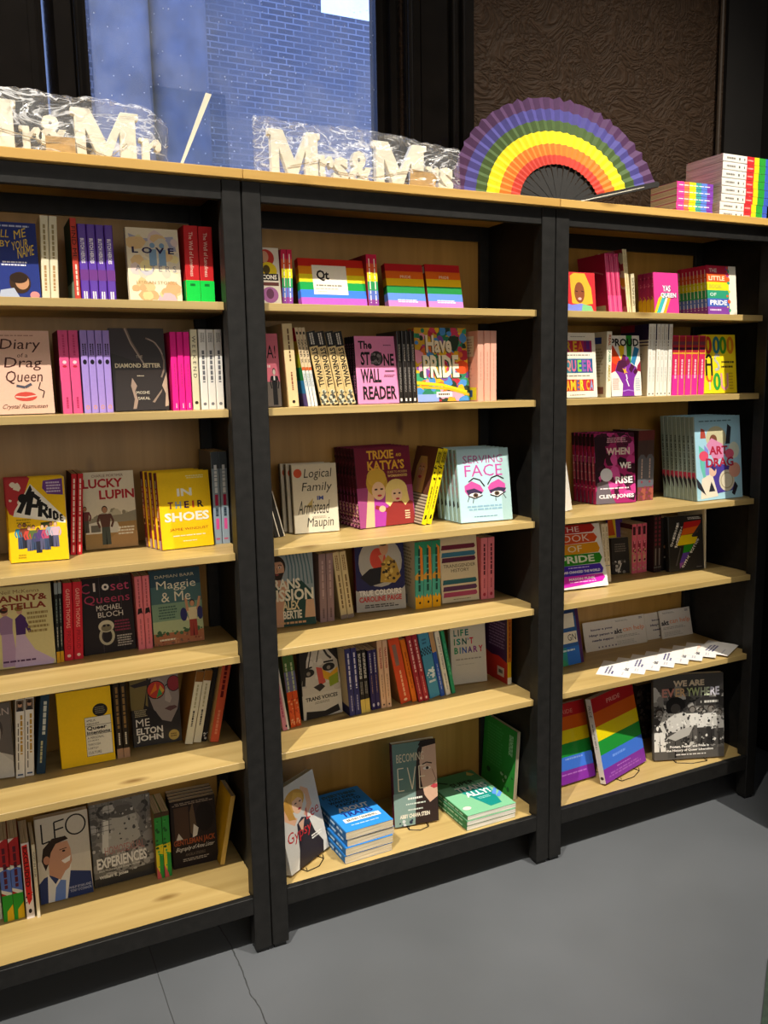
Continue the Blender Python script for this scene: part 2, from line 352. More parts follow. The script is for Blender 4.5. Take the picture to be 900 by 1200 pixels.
def flat_art(els, asp):
    """turn print elements into (polygons, colour) in unit cover coordinates; asp = height / width"""
    res = []
    for e in els:
        k = e[0]
        if k == 'r': x0, y0, x1, y1, c = e[1:]; res.append(([[(x0,y0),(x1,y0),(x1,y1),(x0,y1)]], c))
        elif k == 'p': res.append(([e[1]], e[2]))
        elif k == 'e':
            cx, cy, rx, ry, c = e[1:]; ns = 20
            res.append(([[(cx+rx*math.cos(2*math.pi*i/ns), cy+ry*math.sin(2*math.pi*i/ns)) for i in range(ns)]], c))
        elif k == 'o':
            cx, cy, rx, ry, w, c = e[1:]; ns = 22; q = []
            for i in range(ns):
                a, b2 = 2*math.pi*i/ns, 2*math.pi*(i+1)/ns
                q.append([(cx+rx*math.cos(a), cy+ry*math.sin(a)), (cx+rx*math.cos(b2), cy+ry*math.sin(b2)),
                          (cx+(rx-w)*math.cos(b2), cy+(ry-w/asp)*math.sin(b2)), (cx+(rx-w)*math.cos(a), cy+(ry-w/asp)*math.sin(a))])
            res.append((q, c))
        elif k == 's':
            pts, w, c = e[1:]; q = []
            for (ax, ay), (bx, by) in zip(pts, pts[1:]):
                dx, dy = bx-ax, (by-ay)*asp; l = math.hypot(dx, dy) or 1; nx, ny = -dy/l*w/2, dx/l*w/2/asp
                q.append([(ax+nx, ay+ny), (ax-nx, ay-ny), (bx-nx, by-ny), (bx+nx, by+ny)])
            res.append((q, c))
        elif k == 'l':
            x0, y0, x1, y1, c, rows = e[1:7]; vert = len(e) > 7; rg = random.Random(int(x0*991+y0*7919+rows)); q = []
            for i in range(rows):
                if not vert:
                    ya = y1-(y1-y0)*(i+0.2)/rows; yb = y1-(y1-y0)*(i+0.75)/rows; x = x0+(x1-x0)*rg.random()*0.06
                    xe = x1-(x1-x0)*rg.random()*0.15; st = max((x1-x0), 0.2)
                    while x < xe-0.005:
                        w = min(st*rg.uniform(0.05, 0.17), xe-x); q.append([(x,yb),(x+w,yb),(x+w,ya),(x,ya)]); x += w+st*0.025
                else:
                    xa = x0+(x1-x0)*(i+0.2)/rows; xb = x0+(x1-x0)*(i+0.8)/rows; y = y1
                    while y > y0+0.005:
                        w = min((y1-y0)*rg.uniform(0.06, 0.2), y-y0); q.append([(xa,y-w),(xb,y-w),(xb,y),(xa,y)]); y -= w+(y1-y0)*0.03
            res.append((q, c))
        elif k == 'd':
            x0, y0, x1, y1, n, seed, cols, ra, rb_ = e[1:]; rg = random.Random(seed)
            for i in range(n):
                cx = rg.uniform(x0, x1); cy = rg.uniform(y0, y1); rx = rg.uniform(ra, rb_); ry = rx/asp*rg.uniform(0.6, 1.3); a0 = rg.random()*6
                res.append(([[(cx+rx*rg.uniform(0.7,1.1)*math.cos(a0+j*math.pi/4), cy+ry*rg.uniform(0.7,1.1)*math.sin(a0+j*math.pi/4)) for j in range(8)]], rg.choice(cols)))
        elif k == 't':
            s, x0, y0, x1, y1, c = e[1:7]; op = e[7] if len(e) > 7 else ''
            vs, fs = text_mesh(s, 'b' in op)
            if 'v' in op: f = lambda u, v: (x0+(x1-x0)*v, y1-(y1-y0)*u)
            elif 'u' in op: f = lambda u, v: (x1-(x1-x0)*v, y0+(y1-y0)*u)
            elif 'i' in op: f = lambda u, v: (x0+(x1-x0)*(u*0.94+0.06*v), y0+(y1-y0)*v)
            elif 'g' in op: f = lambda u, v: (x0+(x1-x0)*u, y0+(y1-y0)*v+(x1-x0)*u*0.3/asp)
            else: f = lambda u, v: (x0+(x1-x0)*u, y0+(y1-y0)*v)
            res.append(('T', [f(u, v) for u, v in vs], fs, c))
    return res
def paint(bm, lay, els, asp, fn, bgc, eps=0.00006):
    """lay printed elements on a panel; fn(u, v, d) maps unit cover coordinates and lift to book space"""
    items = flat_art(els, asp); eps = min(eps, 0.0007/max(1, len(items))); d = eps
    for it in items:
        d += eps
        if it[0] == 'T':
            _, vs, fs, c = it; col = lin(c); bv = [bm.verts.new(fn(u, v, d)) for u, v in vs]
            for f in fs:
                try: fc = bm.faces.new([bv[i] for i in f])
                except ValueError: continue
                for lp in fc.loops: lp[lay] = col
        else:
            polys, c = it; col = lin(c)
            for pl in polys:
                pl = clip01(pl)
                if len(pl) < 3: continue
                try: fc = bm.faces.new([bm.verts.new(fn(u, v, d)) for u, v in pl])
                except ValueError: continue
                for lp in fc.loops: lp[lay] = col
def RB(cols, x0=0, x1=1, y0=0, y1=1):
    n = len(cols); return [('r', x0, y1-(y1-y0)*(i+1)/n, x1, y1-(y1-y0)*i/n, c) for i, c in enumerate(cols)]
def PT(cx, cy, s, skin, hair, shirt, long=False, beard=False, asp=1.5):
    """a simple painted portrait: shoulders, neck, hair, face, eyes, nose, mouth"""
    w = s*0.74*asp; sh = '#5a3428'
    e = [('p', [(cx-w*2.3, cy-s*3.2), (cx-w*2.1, cy-s*1.75), (cx-w*0.5, cy-s*1.3), (cx+w*0.5, cy-s*1.3), (cx+w*2.1, cy-s*1.75), (cx+w*2.3, cy-s*3.2)], shirt)]
    if long: e.append(('p', [(cx-w*1.3, cy-s*1.7), (cx-w*1.35, cy+s*0.3), (cx-w*0.8, cy+s*1.15), (cx+w*0.8, cy+s*1.15), (cx+w*1.35, cy+s*0.3), (cx+w*1.3, cy-s*1.7)], hair))
    e += [('p', [(cx-w*0.4, cy-s*1.45), (cx-w*0.4, cy-s*0.5), (cx+w*0.4, cy-s*0.5), (cx+w*0.4, cy-s*1.45), (cx, cy-s*1.75)], skin),
          ('e', cx, cy+s*0.18, w*1.08, s*0.98, hair), ('e', cx, cy-s*0.08, w*0.9, s*0.95, skin),
          ('p', [(cx-w*0.95, cy+s*0.35), (cx-w*0.7, cy+s*1.0), (cx+w*0.3, cy+s*1.12), (cx+w*0.95, cy+s*0.4), (cx+w*0.5, cy+s*0.62), (cx-w*0.4, cy+s*0.6)], hair)]
    if beard: e.append(('p', [(cx-w*0.85, cy-s*0.35), (cx-w*0.5, cy-s*1.0), (cx+w*0.5, cy-s*1.0), (cx+w*0.85, cy-s*0.35), (cx, cy-s*0.42)], hair))
    for sx in (-1, 1):
        e += [('e', cx+sx*w*0.38, cy+s*0.12, w*0.17, s*0.09, '#e8e2d8'), ('e', cx+sx*w*0.38, cy+s*0.11, w*0.08, s*0.08, '#20160f'),
              ('s', [(cx+sx*w*0.18, cy+s*0.3), (cx+sx*w*0.42, cy+s*0.36), (cx+sx*w*0.62, cy+s*0.28)], w*0.09, '#2a1a10')]
    e += [('s', [(cx, cy+s*0.08), (cx+w*0.1, cy-s*0.24), (cx-w*0.05, cy-s*0.27)], w*0.06, sh), ('p', [(cx-w*0.3, cy-s*0.5), (cx, cy-s*0.44), (cx+w*0.3, cy-s*0.5), (cx, cy-s*0.62)], '#8e3a36')]
    return e
def FIG(cx, y0, h, skin, top, legs, asp=1.5, dress=False, hair='#2a1c14'):
    w = h*0.16*asp
    e = [('p', [(cx-w*(1.3 if dress else 0.7), y0+h*(0.1 if dress else 0)), (cx-w*0.65, y0+h*0.5), (cx+w*0.65, y0+h*0.5), (cx+w*(1.3 if dress else 0.7), y0+h*(0.1 if dress else 0))], legs)]
    if not dress: e.append(('p', [(cx-w*0.08, y0), (cx, y0+h*0.4), (cx+w*0.08, y0)], '#00000'[:4]))
    e += [('p', [(cx-w*0.65, y0+h*0.46), (cx-w*0.95, y0+h*0.8), (cx+w*0.95, y0+h*0.8), (cx+w*0.65, y0+h*0.46)], top),
          ('s', [(cx-w*0.85, y0+h*0.78), (cx-w*1.25, y0+h*0.6), (cx-w*0.9, y0+h*0.45)], w*0.34, top), ('s', [(cx+w*0.85, y0+h*0.78), (cx+w*1.25, y0+h*0.6), (cx+w*0.9, y0+h*0.45)], w*0.34, top),
          ('e', cx, y0+h*0.92, w*0.46, h*0.095, hair), ('e', cx, y0+h*0.905, w*0.38, h*0.08, skin)]
    return e

ART = {}
def K(key, lab, front=None, spine=None, back=None, gloss=0, hb=0, pg=0, grp=None, cat='book', name=None):
    if cat == 'book' and 'book' not in lab and 'paperback' not in lab:
        if lab.startswith('cover of'): lab = 'book with '+lab
        elif ' spines' in lab: lab = lab.replace(' spines', ' spined books', 1)
        elif ' spine' in lab: lab = lab.replace(' spine', ' spined book', 1)
        else: lab = lab.replace(' cover', ' covered book', 1)
    ART[key] = dict(lab=lab, front=front or ['#888'], spine=spine, back=back, gloss=gloss, hb=hb, pg=pg, grp=grp or lab, cat=cat, name=name or ('hardback_book' if hb else 'paperback_book'))
BOOKM = {}
def book_meshes(key, w, h, t):
    a = ART[key]; asp = h/w; ov = 0.003 if a['hb'] else 0.0006; c = 0.002 if a['hb'] else 0.0007; b = min(0.0022, t*0.22)
    fb = a['front'][0]; sp = a['spine'] or [fb]; bk = a['back'] or [a['front'][0]]
    bm = bmesh.new(); lay = bm.loops.layers.float_color.new('ink')
    outer = [(w, 0), (b, 0), (b*0.3, b*0.3), (0, b), (0, t-b), (b*0.3, t-b*0.3), (b, t), (w, t)]
    inner = [(w, t-c), (b+c, t-c), (c, t-b-c*0.4), (c, b+c*0.4), (b+c, c), (w, c)]
    pts = outer+inner; n = len(pts)
    lo = [bm.verts.new((x, y, 0)) for x, y in pts]; hi = [bm.verts.new((x, y, h)) for x, y in pts]
    def face(vs, colr):
        f = bm.faces.new(vs)
        for lp in f.loops: lp[lay] = colr
    cf, cs, cb, ci = lin(fb), lin(sp[0]), lin(bk[0]), lin('#cfc6b4')
    for i in range(n):
        j = (i+1) % n
        colr = cf if i == 0 else cs if i < 6 else cb if i == 6 else ci
        if i in (1,): colr = cs
        face([lo[i], lo[j], hi[j], hi[i]], colr)
    # caps as quads between outer and inner
    for vs, rev in ((lo, False), (hi, True)):
        quads = [(0,1,12,13), (1,2,3,11,12), (3,4,10,11), (4,5,6,9,10), (6,7,8,9)]
        for q in quads:
            vv = [vs[i] for i in q]
            face(vv if rev else vv[::-1], cs)
    bmesh.ops.recalc_face_normals(bm, faces=bm.faces[:])
    paint(bm, lay, a['front'][1:], asp, lambda u, v, d: (u*w, -d, v*h), fb)
    if len(sp) > 1: paint(bm, lay, sp[1:], h/t, lambda u, v, d: (-d, t*(1-u), v*h), sp[0], 0.00004)
    if len(bk) > 1: paint(bm, lay, bk[1:], asp, lambda u, v, d: ((1-u)*w, t+d, v*h), bk[0])
    me = bpy.data.meshes.new('cover'); bm.to_mesh(me); bm.free()
    me.materials.append(M['glossy' if a['gloss'] else 'matte'])
    bm = bmesh.new(); add_box(bm, c+0.0004, w-ov, c+0.0002, t-c-0.0002, ov, h-ov)
    pm = mesh('page_block', bm, M['wpages' if a['pg'] else 'pages'])
    return me, pm
def place_book(key, mat, w, h, t, label, group=None):
    a = ART[key]; kk = (key, round(w, 3), round(h, 3), round(t, 4))
    if kk not in BOOKM: BOOKM[kk] = book_meshes(key, w, h, t)
    cm, pm = BOOKM[kk]
    r = link(a['name'], None); r.empty_display_size = 0.05; r.matrix_world = mat; tag(r, label, a['cat'], group)
    link('cover', cm, r); link('page_block', pm, r)
    return r
UNIT = ['left', 'middle', 'right']; SHN = {1: 'top', 2: 'second', 3: 'third', 4: 'fourth', 5: 'fifth', 6: 'bottom'}
NUM = ['zero', 'one', 'two', 'three', 'four', 'five', 'six', 'seven', 'eight']
ORD = ['', 'first', 'second', 'third', 'fourth', 'fifth', 'sixth', 'seventh', 'eighth']
def rowname(i, n):
    if n == 2: return ('left', 'right')[i]
    if i == 0: return 'leftmost'
    if i == n-1: return 'rightmost'
    return ORD[i+1]+' from left'
def rank(i, n): return 'front' if i == 0 else 'rearmost' if i == n-1 else ORD[i+1]
W_, BK = '#f1ece0', '#161414'
RAIN = ['#c8202c', '#e2701c', '#eecb10', '#128a3c', '#3a62c4', '#8a3fa0']
# ---- left bookcase, top shelf
K('callname', 'dark blue novel with yellow brush title and lying man', ['#27357c', ('l',.2,.93,.95,.97,'#b7bfe0',1), ('t','CALL',.1,.80,.5,.90,'#e8c63c','i'), ('t','ME',.58,.78,.8,.89,'#e8c63c','g'), ('t','BY',.3,.68,.5,.76,'#e8c63c','i'), ('t','YOUR',.52,.63,.83,.74,'#e8c63c','g'), ('t','NAME',.62,.53,.93,.66,'#e8c63c','g'), ('l',.3,.43,.8,.5,'#d8d8e8',2), ('e',.62,.22,.2,.14,'#3a281c'), ('e',.66,.23,.13,.1,'#b98a68'), ('e',.6,.28,.17,.07,'#2c1e16'), ('p',[(.2,0),(.25,.12),(.5,.15),(.62,0)],'#aab3c8'), ('e',.88,.06,.09,.05,'#d38a8a')], gloss=1)
K('cream2', 'cream paperbacks with faint italic spine lettering', ['#d9d0b4'], ['#ded6ba', ('l',.25,.5,.7,.9,'#9a8a5e',1, 'v'), ('l',.25,.12,.7,.42,'#b08a5a',1, 'v')], grp='cream spines on the top shelf')
K('findme', 'red spine with dark green back cover and black title', ['#1f4a3a'], ['#c24236', ('t','FIND ME',.15,.52,.8,.9,'#20120f','v'), ('l',.3,.08,.75,.45,'#e8d8c8',1,'v')], ['#21402f', ('r',0,0,1,.25,'#8ea08a')])
K('butch', 'purple paperbacks with white block spine titles', ['#43237e'], ['#5b35a8', ('r',0,.28,1,.42,'#6a2a86'), ('t','BUTCH HEROES',.25,.5,.7,.82,'#ece6f4','vb'), ('r',.28,.04,.45,.14,'#e8e4f0'), ('r',.55,.04,.7,.14,'#e8e4f0')], grp='purple spines on the top shelf', gloss=1)
K('lovealt', 'pale watercolour cover with two blue figures in title', ['#e9dcc0', ('p',[(.05,.92),(.3,.86),(.9,.9),(.95,.7),(.5,.74),(.1,.78)],'#a9a8c0'), ('d',.1,.1,.95,.9,26,3,['#d8cdb8','#dfc9c4','#e6d69c','#c8c4cc','#e2c08c'],.06,.2), ('d',.05,.03,.95,.2,14,8,['#d9a878','#d0b0b8','#e0c890'],.06,.18), ('r',.42,.5,.56,.72,'#7f9fbe'), ('e',.49,.77,.05,.035,'#7f9fbe'), ('r',.6,.5,.74,.72,'#7f9fbe'), ('e',.67,.77,.05,.035,'#7f9fbe'), ('t','L O V E',.1,.66,.9,.745,'#2c2450','b'), ('t','A L T E R S',.14,.42,.92,.5,'#8d8a92',''), ('t','LESBIAN STORIES',.14,.25,.92,.29,'#b09060','')])
K('well', 'thick red and bright green paperbacks', ['#1f9a48'], ['#c82428', ('r',0,0,1,.31,'#14d84e'), ('t','The Well of Loneliness',.35,.36,.62,.92,'#f0d8c8','v'), ('l',.3,.22,.7,.28,'#0d6a2a',1)], ['#18a24a', ('r',0,.31,1,1,'#a01c20')], grp='red and green spines on the top shelf')
# ---- left bookcase, second shelf
K('diary', 'pale pink cover with brush script and red lips', ['#e2b8a2', ('l',.1,.93,.8,.95,'#a87868',1), ('t','Diary',.1,.74,.85,.9,'#4a2420','i'), ('t','of a',.4,.68,.6,.73,'#4a2420','i'), ('t','Drag',.15,.52,.85,.68,'#4a2420','i'), ('t','Queen',.15,.36,.85,.52,'#4a2420','i'), ('s',[(.35,.34),(.5,.32),(.62,.36)],.05,'#50505c'), ('e',.5,.21,.2,.055,'#c8483c'), ('s',[(.32,.21),(.5,.2),(.7,.22)],.025,'#e8c0b0'), ('s',[(.78,.38),(.74,.3),(.84,.27),(.8,.19)],.018,'#3a2020'), ('t','Crystal Rasmussen',.05,.05,.9,.12,'#5a302a','i')])
K('pink2', 'rose pink spines with small white mouth mark', ['#7a1c40'], ['#e2568c', ('e',.5,.62,.2,.02,'#f0d0d8'), ('e',.5,.57,.22,.014,'#c02838'), ('l',.35,.7,.7,.95,'#c83a6c',1,'v'), ('l',.35,.06,.7,.2,'#b8305e',1,'v')], ['#64182f', ('r',0,0,1,.4,'#5a2c30')], grp='rose pink spines on the second shelf')  # dark maroon back cover has its shadow put into the colour
K('lilac', 'lilac spines with black letters and dark round mark', ['#8f78c4'], ['#a88fdc', ('l',.2,.7,.85,.84,'#2a2040',2,'v'), ('e',.5,.62,.28,.03,'#1c1626'), ('o',.5,.07,.24,.025,.1,'#e0a060')], grp='lilac spines on the second shelf')
K('diamond', 'black cover with silhouetted bodies in sepia light', ['#241b18', ('p',[(0,1),(.3,1),(.36,.84),(.5,.68),(.6,.57),(.44,.6),(.2,.66),(0,.7)],'#32272a'[:7]), ('p',[(.26,1),(.33,1),(.4,.85),(.55,.66),(.62,.55),(.58,.56),(.38,.8)],'#6d5b50'), ('s',[(.29,1),(.38,.82),(.5,.68),(.6,.56)],.02,'#a89484'), ('s',[(.66,.88),(.8,.84),(.92,.74),(.97,.6),(.95,.48),(.9,.4)],.03,'#7d6a5c'), ('s',[(.7,.875),(.84,.82),(.95,.68)],.012,'#b8a494'), ('p',[(.9,.3),(1,.46),(1,.05),(.93,.04),(.96,.2)],'#b49a84'), ('p',[(.36,.4),(.44,.3),(.4,.24),(.44,.12),(.4,.02),(.34,.02),(.38,.14),(.33,.3)],'#9a8272'), ('p',[(.7,.1),(.9,.26),(.88,.22),(.74,.09)],'#8d7868'), ('t','THE',.46,.64,.58,.67,'#b8a890',''), ('t','DIAMOND SETTER',.07,.52,.9,.575,'#e6d8b4','b'), ('l',.45,.41,.58,.43,'#b8a890',1), ('t','MOSHE',.42,.2,.66,.235,'#d8ccb4',''), ('t','SAKAL',.44,.13,.66,.165,'#d8ccb4','')], gloss=1)
K('hotpink', 'hot pink thin spines with barcode at their left', ['#d0186e'], ['#ee1f8e', ('l',.4,.3,.7,.6,'#c82a78',1,'v'), ('l',.4,.03,.7,.09,'#f8c0d8',1,'v')], ['#b8145e', ('r',.02,.02,.3,.16,'#e8e0dc')], grp='hot pink spines on the second shelf')
K('weekend', 'cream spine with widely spaced black capitals', ['#d9cfae'], ['#eadfbc', ('t','W E E K E N D',.25,.4,.72,.92,'#2a261c','v'), ('e',.5,.09,.26,.02,'#3a3424')])
K('white3', 'white spines with grey handwriting down them', ['#d8d4cc'], ['#eeeae4', ('l',.25,.84,.8,.96,'#8c8880',3,'v'), ('l',.25,.34,.8,.74,'#6a6a70',1, 'v'), ('e',.5,.07,.22,.02,'#7c7c80')], grp='white handwritten spines on the second shelf')
# ---- left bookcase, third shelf
K('pridey', 'yellow cover with black megaphone lettering and crowd', ['#f2c40c', ('p',[(0,1),(.42,1),(.2,.62),(.12,.55),(.04,.58),(0,.66)],'#b83236'), ('d',.02,.7,.3,.97,4,5,['#e6dcc8'],.03,.08), ('p',[(.42,.93),(.13,.62),(.1,.55),(.98,.44),(.99,.5)],'#efe9dc'), ('p',[(.4,.90),(.17,.63),(.2,.57),(.95,.46)],'#f4efe4'), ('e',.28,.76,.08,.055,'#181614'), ('p',[(.16,.60),(.24,.58),(.45,.86),(.42,.92)],'#181614'), ('s',[(.34,.56),(.44,.84)],.1,'#181614'), ('s',[(.42,.82),(.56,.74),(.53,.66),(.4,.67)],.07,'#181614'), ('s',[(.55,.53),(.58,.71)],.075,'#181614'), ('s',[(.58,.7),(.68,.65),(.66,.6),(.57,.6)],.05,'#181614'), ('s',[(.61,.6),(.69,.51)],.055,'#181614'), ('s',[(.725,.505),(.73,.625)],.055,'#181614'), ('s',[(.79,.49),(.79,.59),(.85,.56),(.85,.5),(.79,.49)],.04,'#181614'), ('s',[(.94,.53),(.9,.545),(.9,.47),(.95,.465)],.028,'#181614'), ('s',[(.9,.505),(.94,.5)],.024,'#181614'), ('p',[(.64,.96),(.97,.98),(.97,.78),(.7,.8),(.62,.87)],'#6c3a8c'), ('l',.68,.81,.94,.95,'#cbb8d8',4), ('l',.14,.42,.4,.52,'#a88a10',3), ('p',[(.55,.46),(.75,.47),(.7,.4),(.58,.4)],'#3c4220')]+[z for i in range(9) for z in FIG(.2+i*.075, .1+.03*abs(i-4)*.5+(.02 if i%2 else 0), .3, ['#c89068','#8a5a3c','#e0b090'][i%3], ['#2a86a8','#7a3a2a','#c8483c','#5a6a3a','#4a4470','#5a3c7a','#b84a6a','#8aa0b0','#d0b0c0'][i], ['#3a4a6a','#2a2c3c','#5a5a7a'][i%3])]+[('l',.14,.04,.3,.1,'#b09010',2)], ['#d8a810', ('r',0,.5,1,1,'#b02c30')], hb=0)
K('red2', 'slim red spines with white capitals', ['#5a1216'], ['#c0202a', ('l',.25,.5,.75,.94,'#eed8cc',1, 'v'), ('l',.25,.16,.75,.47,'#eed8cc',1, 'v'), ('l',.3,.03,.75,.12,'#f0c8b8',1,'v')], ['#3a1014'], grp='slim red spines on the third shelf')
K('lupin', 'sepia photo cover with red title and man by white car', ['#d8d0bc', ('d',0,.3,1,.48,40,6,['#a8a28e','#8a8470','#b8b29c'],.03,.1), ('d',0,0,1,.3,50,7,['#8f7448','#b08c58','#7a6440'],.02,.08), ('p',[(0,.38),(.3,.42),(.7,.43),(1,.48),(1,.3),(0,.3)],'#8f8a78'), ('p',[(0,0),(1,0),(1,.34),(0,.32)],'#a08050'), ('p',[(.45,.12),(.7,.24),(1,.2),(1,0),(.4,0)],'#b08a5a'), ('p',[(.02,.2),(.05,.33),(.3,.36),(.62,.34),(.68,.24),(.62,.2)],'#d4d0c4'), ('r',.12,.22,.3,.31,'#6a665c')]+FIG(.4,.05,.5,'#a87a5c','#5a3a30','#4a5048')+FIG(.03,.22,.34,'#a87a5c','#6a3030','#504840')+[('t','CHARLIE MORTIMER',.2,.93,.8,.965,'#6a4a44',''), ('t','LUCKY',.02,.79,.78,.91,'#a8242c','b'), ('t','LUPIN',.32,.64,.99,.76,'#a8242c','b'), ('l',.62,.16,.97,.28,'#e8e0cc',3)])
K('shoes', 'bright yellow cover with white block title', ['#f4c80c', ('t','IN',.37,.68,.65,.78,W_,'b'), ('t','T',.18,.52,.28,.61,'#7a1c3c','b'), ('t','H',.32,.52,.43,.61,'#8aa0a8','b'), ('t','E',.49,.52,.58,.61,'#401a3c','b'), ('t','I',.64,.52,.68,.61,'#c84a24','b'), ('t','R',.74,.52,.86,.61,'#2a1a24','b'), ('t','SHOES',.1,.35,.95,.47,W_,'b'), ('t','JAMIE WINDUST',.18,.22,.92,.265,'#b8481c',''), ('l',.2,.15,.92,.175,'#f8ecc0',1), ('l',.4,.08,.7,.1,'#f8ecc0',1), ('l',.55,.9,.9,.95,'#f8e8a0',2)], ['#8a2a30', ('r',0,.8,1,1,'#5a2430'), ('r',0,.3,1,.55,'#d87a24'), ('r',0,0,1,.12,'#c8a8a8'), ('l',.25,.3,.75,.9,'#e8dcc8',1,'v'), ('e',.5,.35,.3,.03,'#1c1414')], hb=1)
K('greypink', 'tall steel grey spines with italic title and pink blocks', ['#3a4450'], ['#93a3b2', ('r',0,.82,1,1,'#4c545c'), ('l',.2,.55,.8,.86,'#e8ecf0',1, 'v'), ('r',.3,.42,.7,.54,'#b0244e'), ('l',.2,.3,.8,.4,'#2c3a4a',1, 'v'), ('r',.3,.16,.7,.28,'#e0569a'), ('l',.2,.04,.8,.07,'#c8386a',1)], ['#1c1a1c', ('r',0,.7,1,.75,'#4a4644')], grp='tall grey spines beside the post', gloss=1)
# ---- left bookcase, fourth shelf
K('fanny', 'yellow cover with two ladies in lilac gowns', ['#d9cd94', ('p',[(.1,.02),(.12,.5),(.3,.52),(.36,.02)],'#b89ac0'), ('p',[(.3,.0),(.36,.42),(.48,.42),(.66,.2),(.98,.05),(.95,0)],'#c9b2d2'), ('p',[(.1,.42),(.06,.6),(.2,.66),(.32,.6),(.3,.42)],'#9a7ba0'), ('s',[(.08,.58),(-.02,.5)],.06,'#9a7ba0'), ('p',[(.36,.4),(.36,.6),(.46,.66),(.54,.6),(.52,.4)],'#4a2a68'), ('s',[(.5,.58),(.6,.42)],.06,'#4a2a68'), ('e',.19,.69,.06,.045,'#c89a80'), ('e',.18,.715,.07,.035,'#3a2418'), ('e',.44,.69,.05,.04,'#c89a80'), ('e',.43,.72,.07,.03,'#8a7a34'), ('t','Neil McKenna',.12,.91,.8,.955,'#8a6a40',''), ('t','FANNY&',.02,.81,.93,.89,'#8a3a24','b'), ('t','STELLA',.15,.71,.9,.79,'#8a3a24','b'), ('l',.56,.4,.93,.68,'#9a8450',5), ('l',.1,.06,.75,.1,'#5a3a60',1)])
K('blackyel', 'thin black spines with yellow feet', ['#222622'], ['#23282a', ('r',0,0,1,.14,'#dca21c'), ('r',0,.86,1,1,'#8a9498'), ('l',.25,.5,.75,.8,'#7a8a86',1, 'v'), ('l',.3,.2,.7,.45,'#b8b8b0',1,'v')], grp='thin black spines on the fourth shelf')
K('gareth', 'red spines with tall pale serif capitals', ['#8c1420'], ['#cf2638', ('t','GARETH THOMAS',.3,.42,.72,.92,'#f0b8a8','v'), ('t','PROUD',.3,.14,.72,.38,'#8c1824','v'), ('e',.5,.06,.2,.02,'#f0d0c0')], grp='red spines on the fourth shelf')
K('closet', 'black cover with pink title and brass door knocker', ['#241c1f', ('r',.38,0,.39,1,'#4a4044'), ('r',.78,0,.79,1,'#3c3236'), ('t','C',.03,.8,.2,.93,'#a83a5a',''), ('t','l',.27,.82,.31,.93,'#e0d8d0','b'), ('t','o',.43,.82,.57,.91,'#e0d8d0','b'), ('t','set',.6,.81,.95,.91,'#b84468',''), ('t','Queens',.08,.64,.95,.77,'#a83a5a',''), ('t','MICHAEL',.3,.56,.78,.63,'#ded6cc',''), ('t','BLOCH',.32,.47,.8,.54,'#ded6cc',''), ('e',.46,.35,.15,.08,'#c8c0a8'), ('o',.46,.22,.15,.12,.05,'#b8b098'), ('e',.46,.33,.1,.05,'#7a725c'), ('e',.42,.36,.03,.015,'#241c1f'), ('e',.5,.36,.03,.015,'#241c1f'), ('l',.62,.26,.95,.42,'#7a2a44',4), ('l',.64,.06,.96,.22,'#b0a8a0',5)])
K('salmon', 'salmon pink spines with black picture', ['#d8828a'], ['#e27a84', ('l',.35,.58,.65,.96,'#a85058',1,'v'), ('p',[(.15,.48),(.25,.56),(.75,.57),(.9,.48),(.7,.5),(.4,.49)],'#241a1c'), ('l',.35,.06,.65,.42,'#b86068',1,'v')], ['#b86a6c'], grp='salmon spines on the fourth shelf')
K('maggie', 'teal landscape cover with boy holding arms up', ['#5d7a72', ('r',0,.78,1,1,'#2f4a58'), ('r',0,.55,1,.78,'#4a6a6c'), ('r',0,.32,1,.55,'#7d9a80'), ('r',0,.16,1,.32,'#a9b48c'), ('r',0,0,1,.16,'#a86a48'), ('d',0,0,1,.14,40,4,['#8a4a34','#c08a60','#7a5a48'],.01,.03), ('d',0,.14,1,.2,22,9,['#3a5a3c','#4a6a48'],.02,.06)]+FIG(.8,.08,.48,'#c8906c','#d8c8a0','#9a3a30')+[('s',[(.7,.42),(.68,.6)],.05,'#c8906c'), ('s',[(.9,.42),(.96,.6)],.05,'#c8906c'), ('e',.62,.38,.07,.09,'#2c2c64'), ('e',.95,.38,.06,.09,'#2c2c64'), ('t','DAMIAN BARR',.1,.89,.88,.93,'#c8c0a4',''), ('t','Maggie',.12,.71,.9,.85,'#e2dcc4',''), ('t','& Me',.2,.57,.78,.7,'#e2dcc4',''), ('l',.12,.34,.5,.52,'#4a6458',5), ('l',.1,.05,.45,.09,'#e8dcc0',1)])
# ---- left bookcase, fifth shelf
K('greyface', 'grey portrait cover cut off by the picture edge', ['#6d6663']+PT(.6,.62,.2,'#b8aca4','#4a4442','#c8c4bc')+[('p',[(.7,.0),(.75,.36),(1,.2),(1,0)],'#d8d4cc'), ('t','MAN',.55,.84,.97,.93,'#c8b8b0','')])
K('whiteman', 'white spines with small man portrait at top', ['#cfc8bc'], ['#e9e5de', ('r',.08,.85,.92,.99,'#6a5a4c'), ('e',.5,.93,.22,.035,'#c89878'), ('e',.5,.955,.24,.02,'#2c2018'), ('p',[(.15,.85),(.3,.9),(.7,.9),(.85,.85)],'#2c2c34'), ('l',.45,.3,.85,.8,'#b89038',1, 'v'), ('l',.2,.1,.4,.7,'#6a6660',1,'v'), ('r',.2,.03,.8,.05,'#4a5a7a')], grp='white spines on the fifth shelf')
K('navy', 'navy spine with pale serif lettering leaning right', ['#1c2c3c'], ['#233c52', ('l',.3,.5,.85,.92,'#c8ccc4',1, 'v'), ('l',.25,.14,.6,.42,'#b8b48c',1,'v')], hb=1)
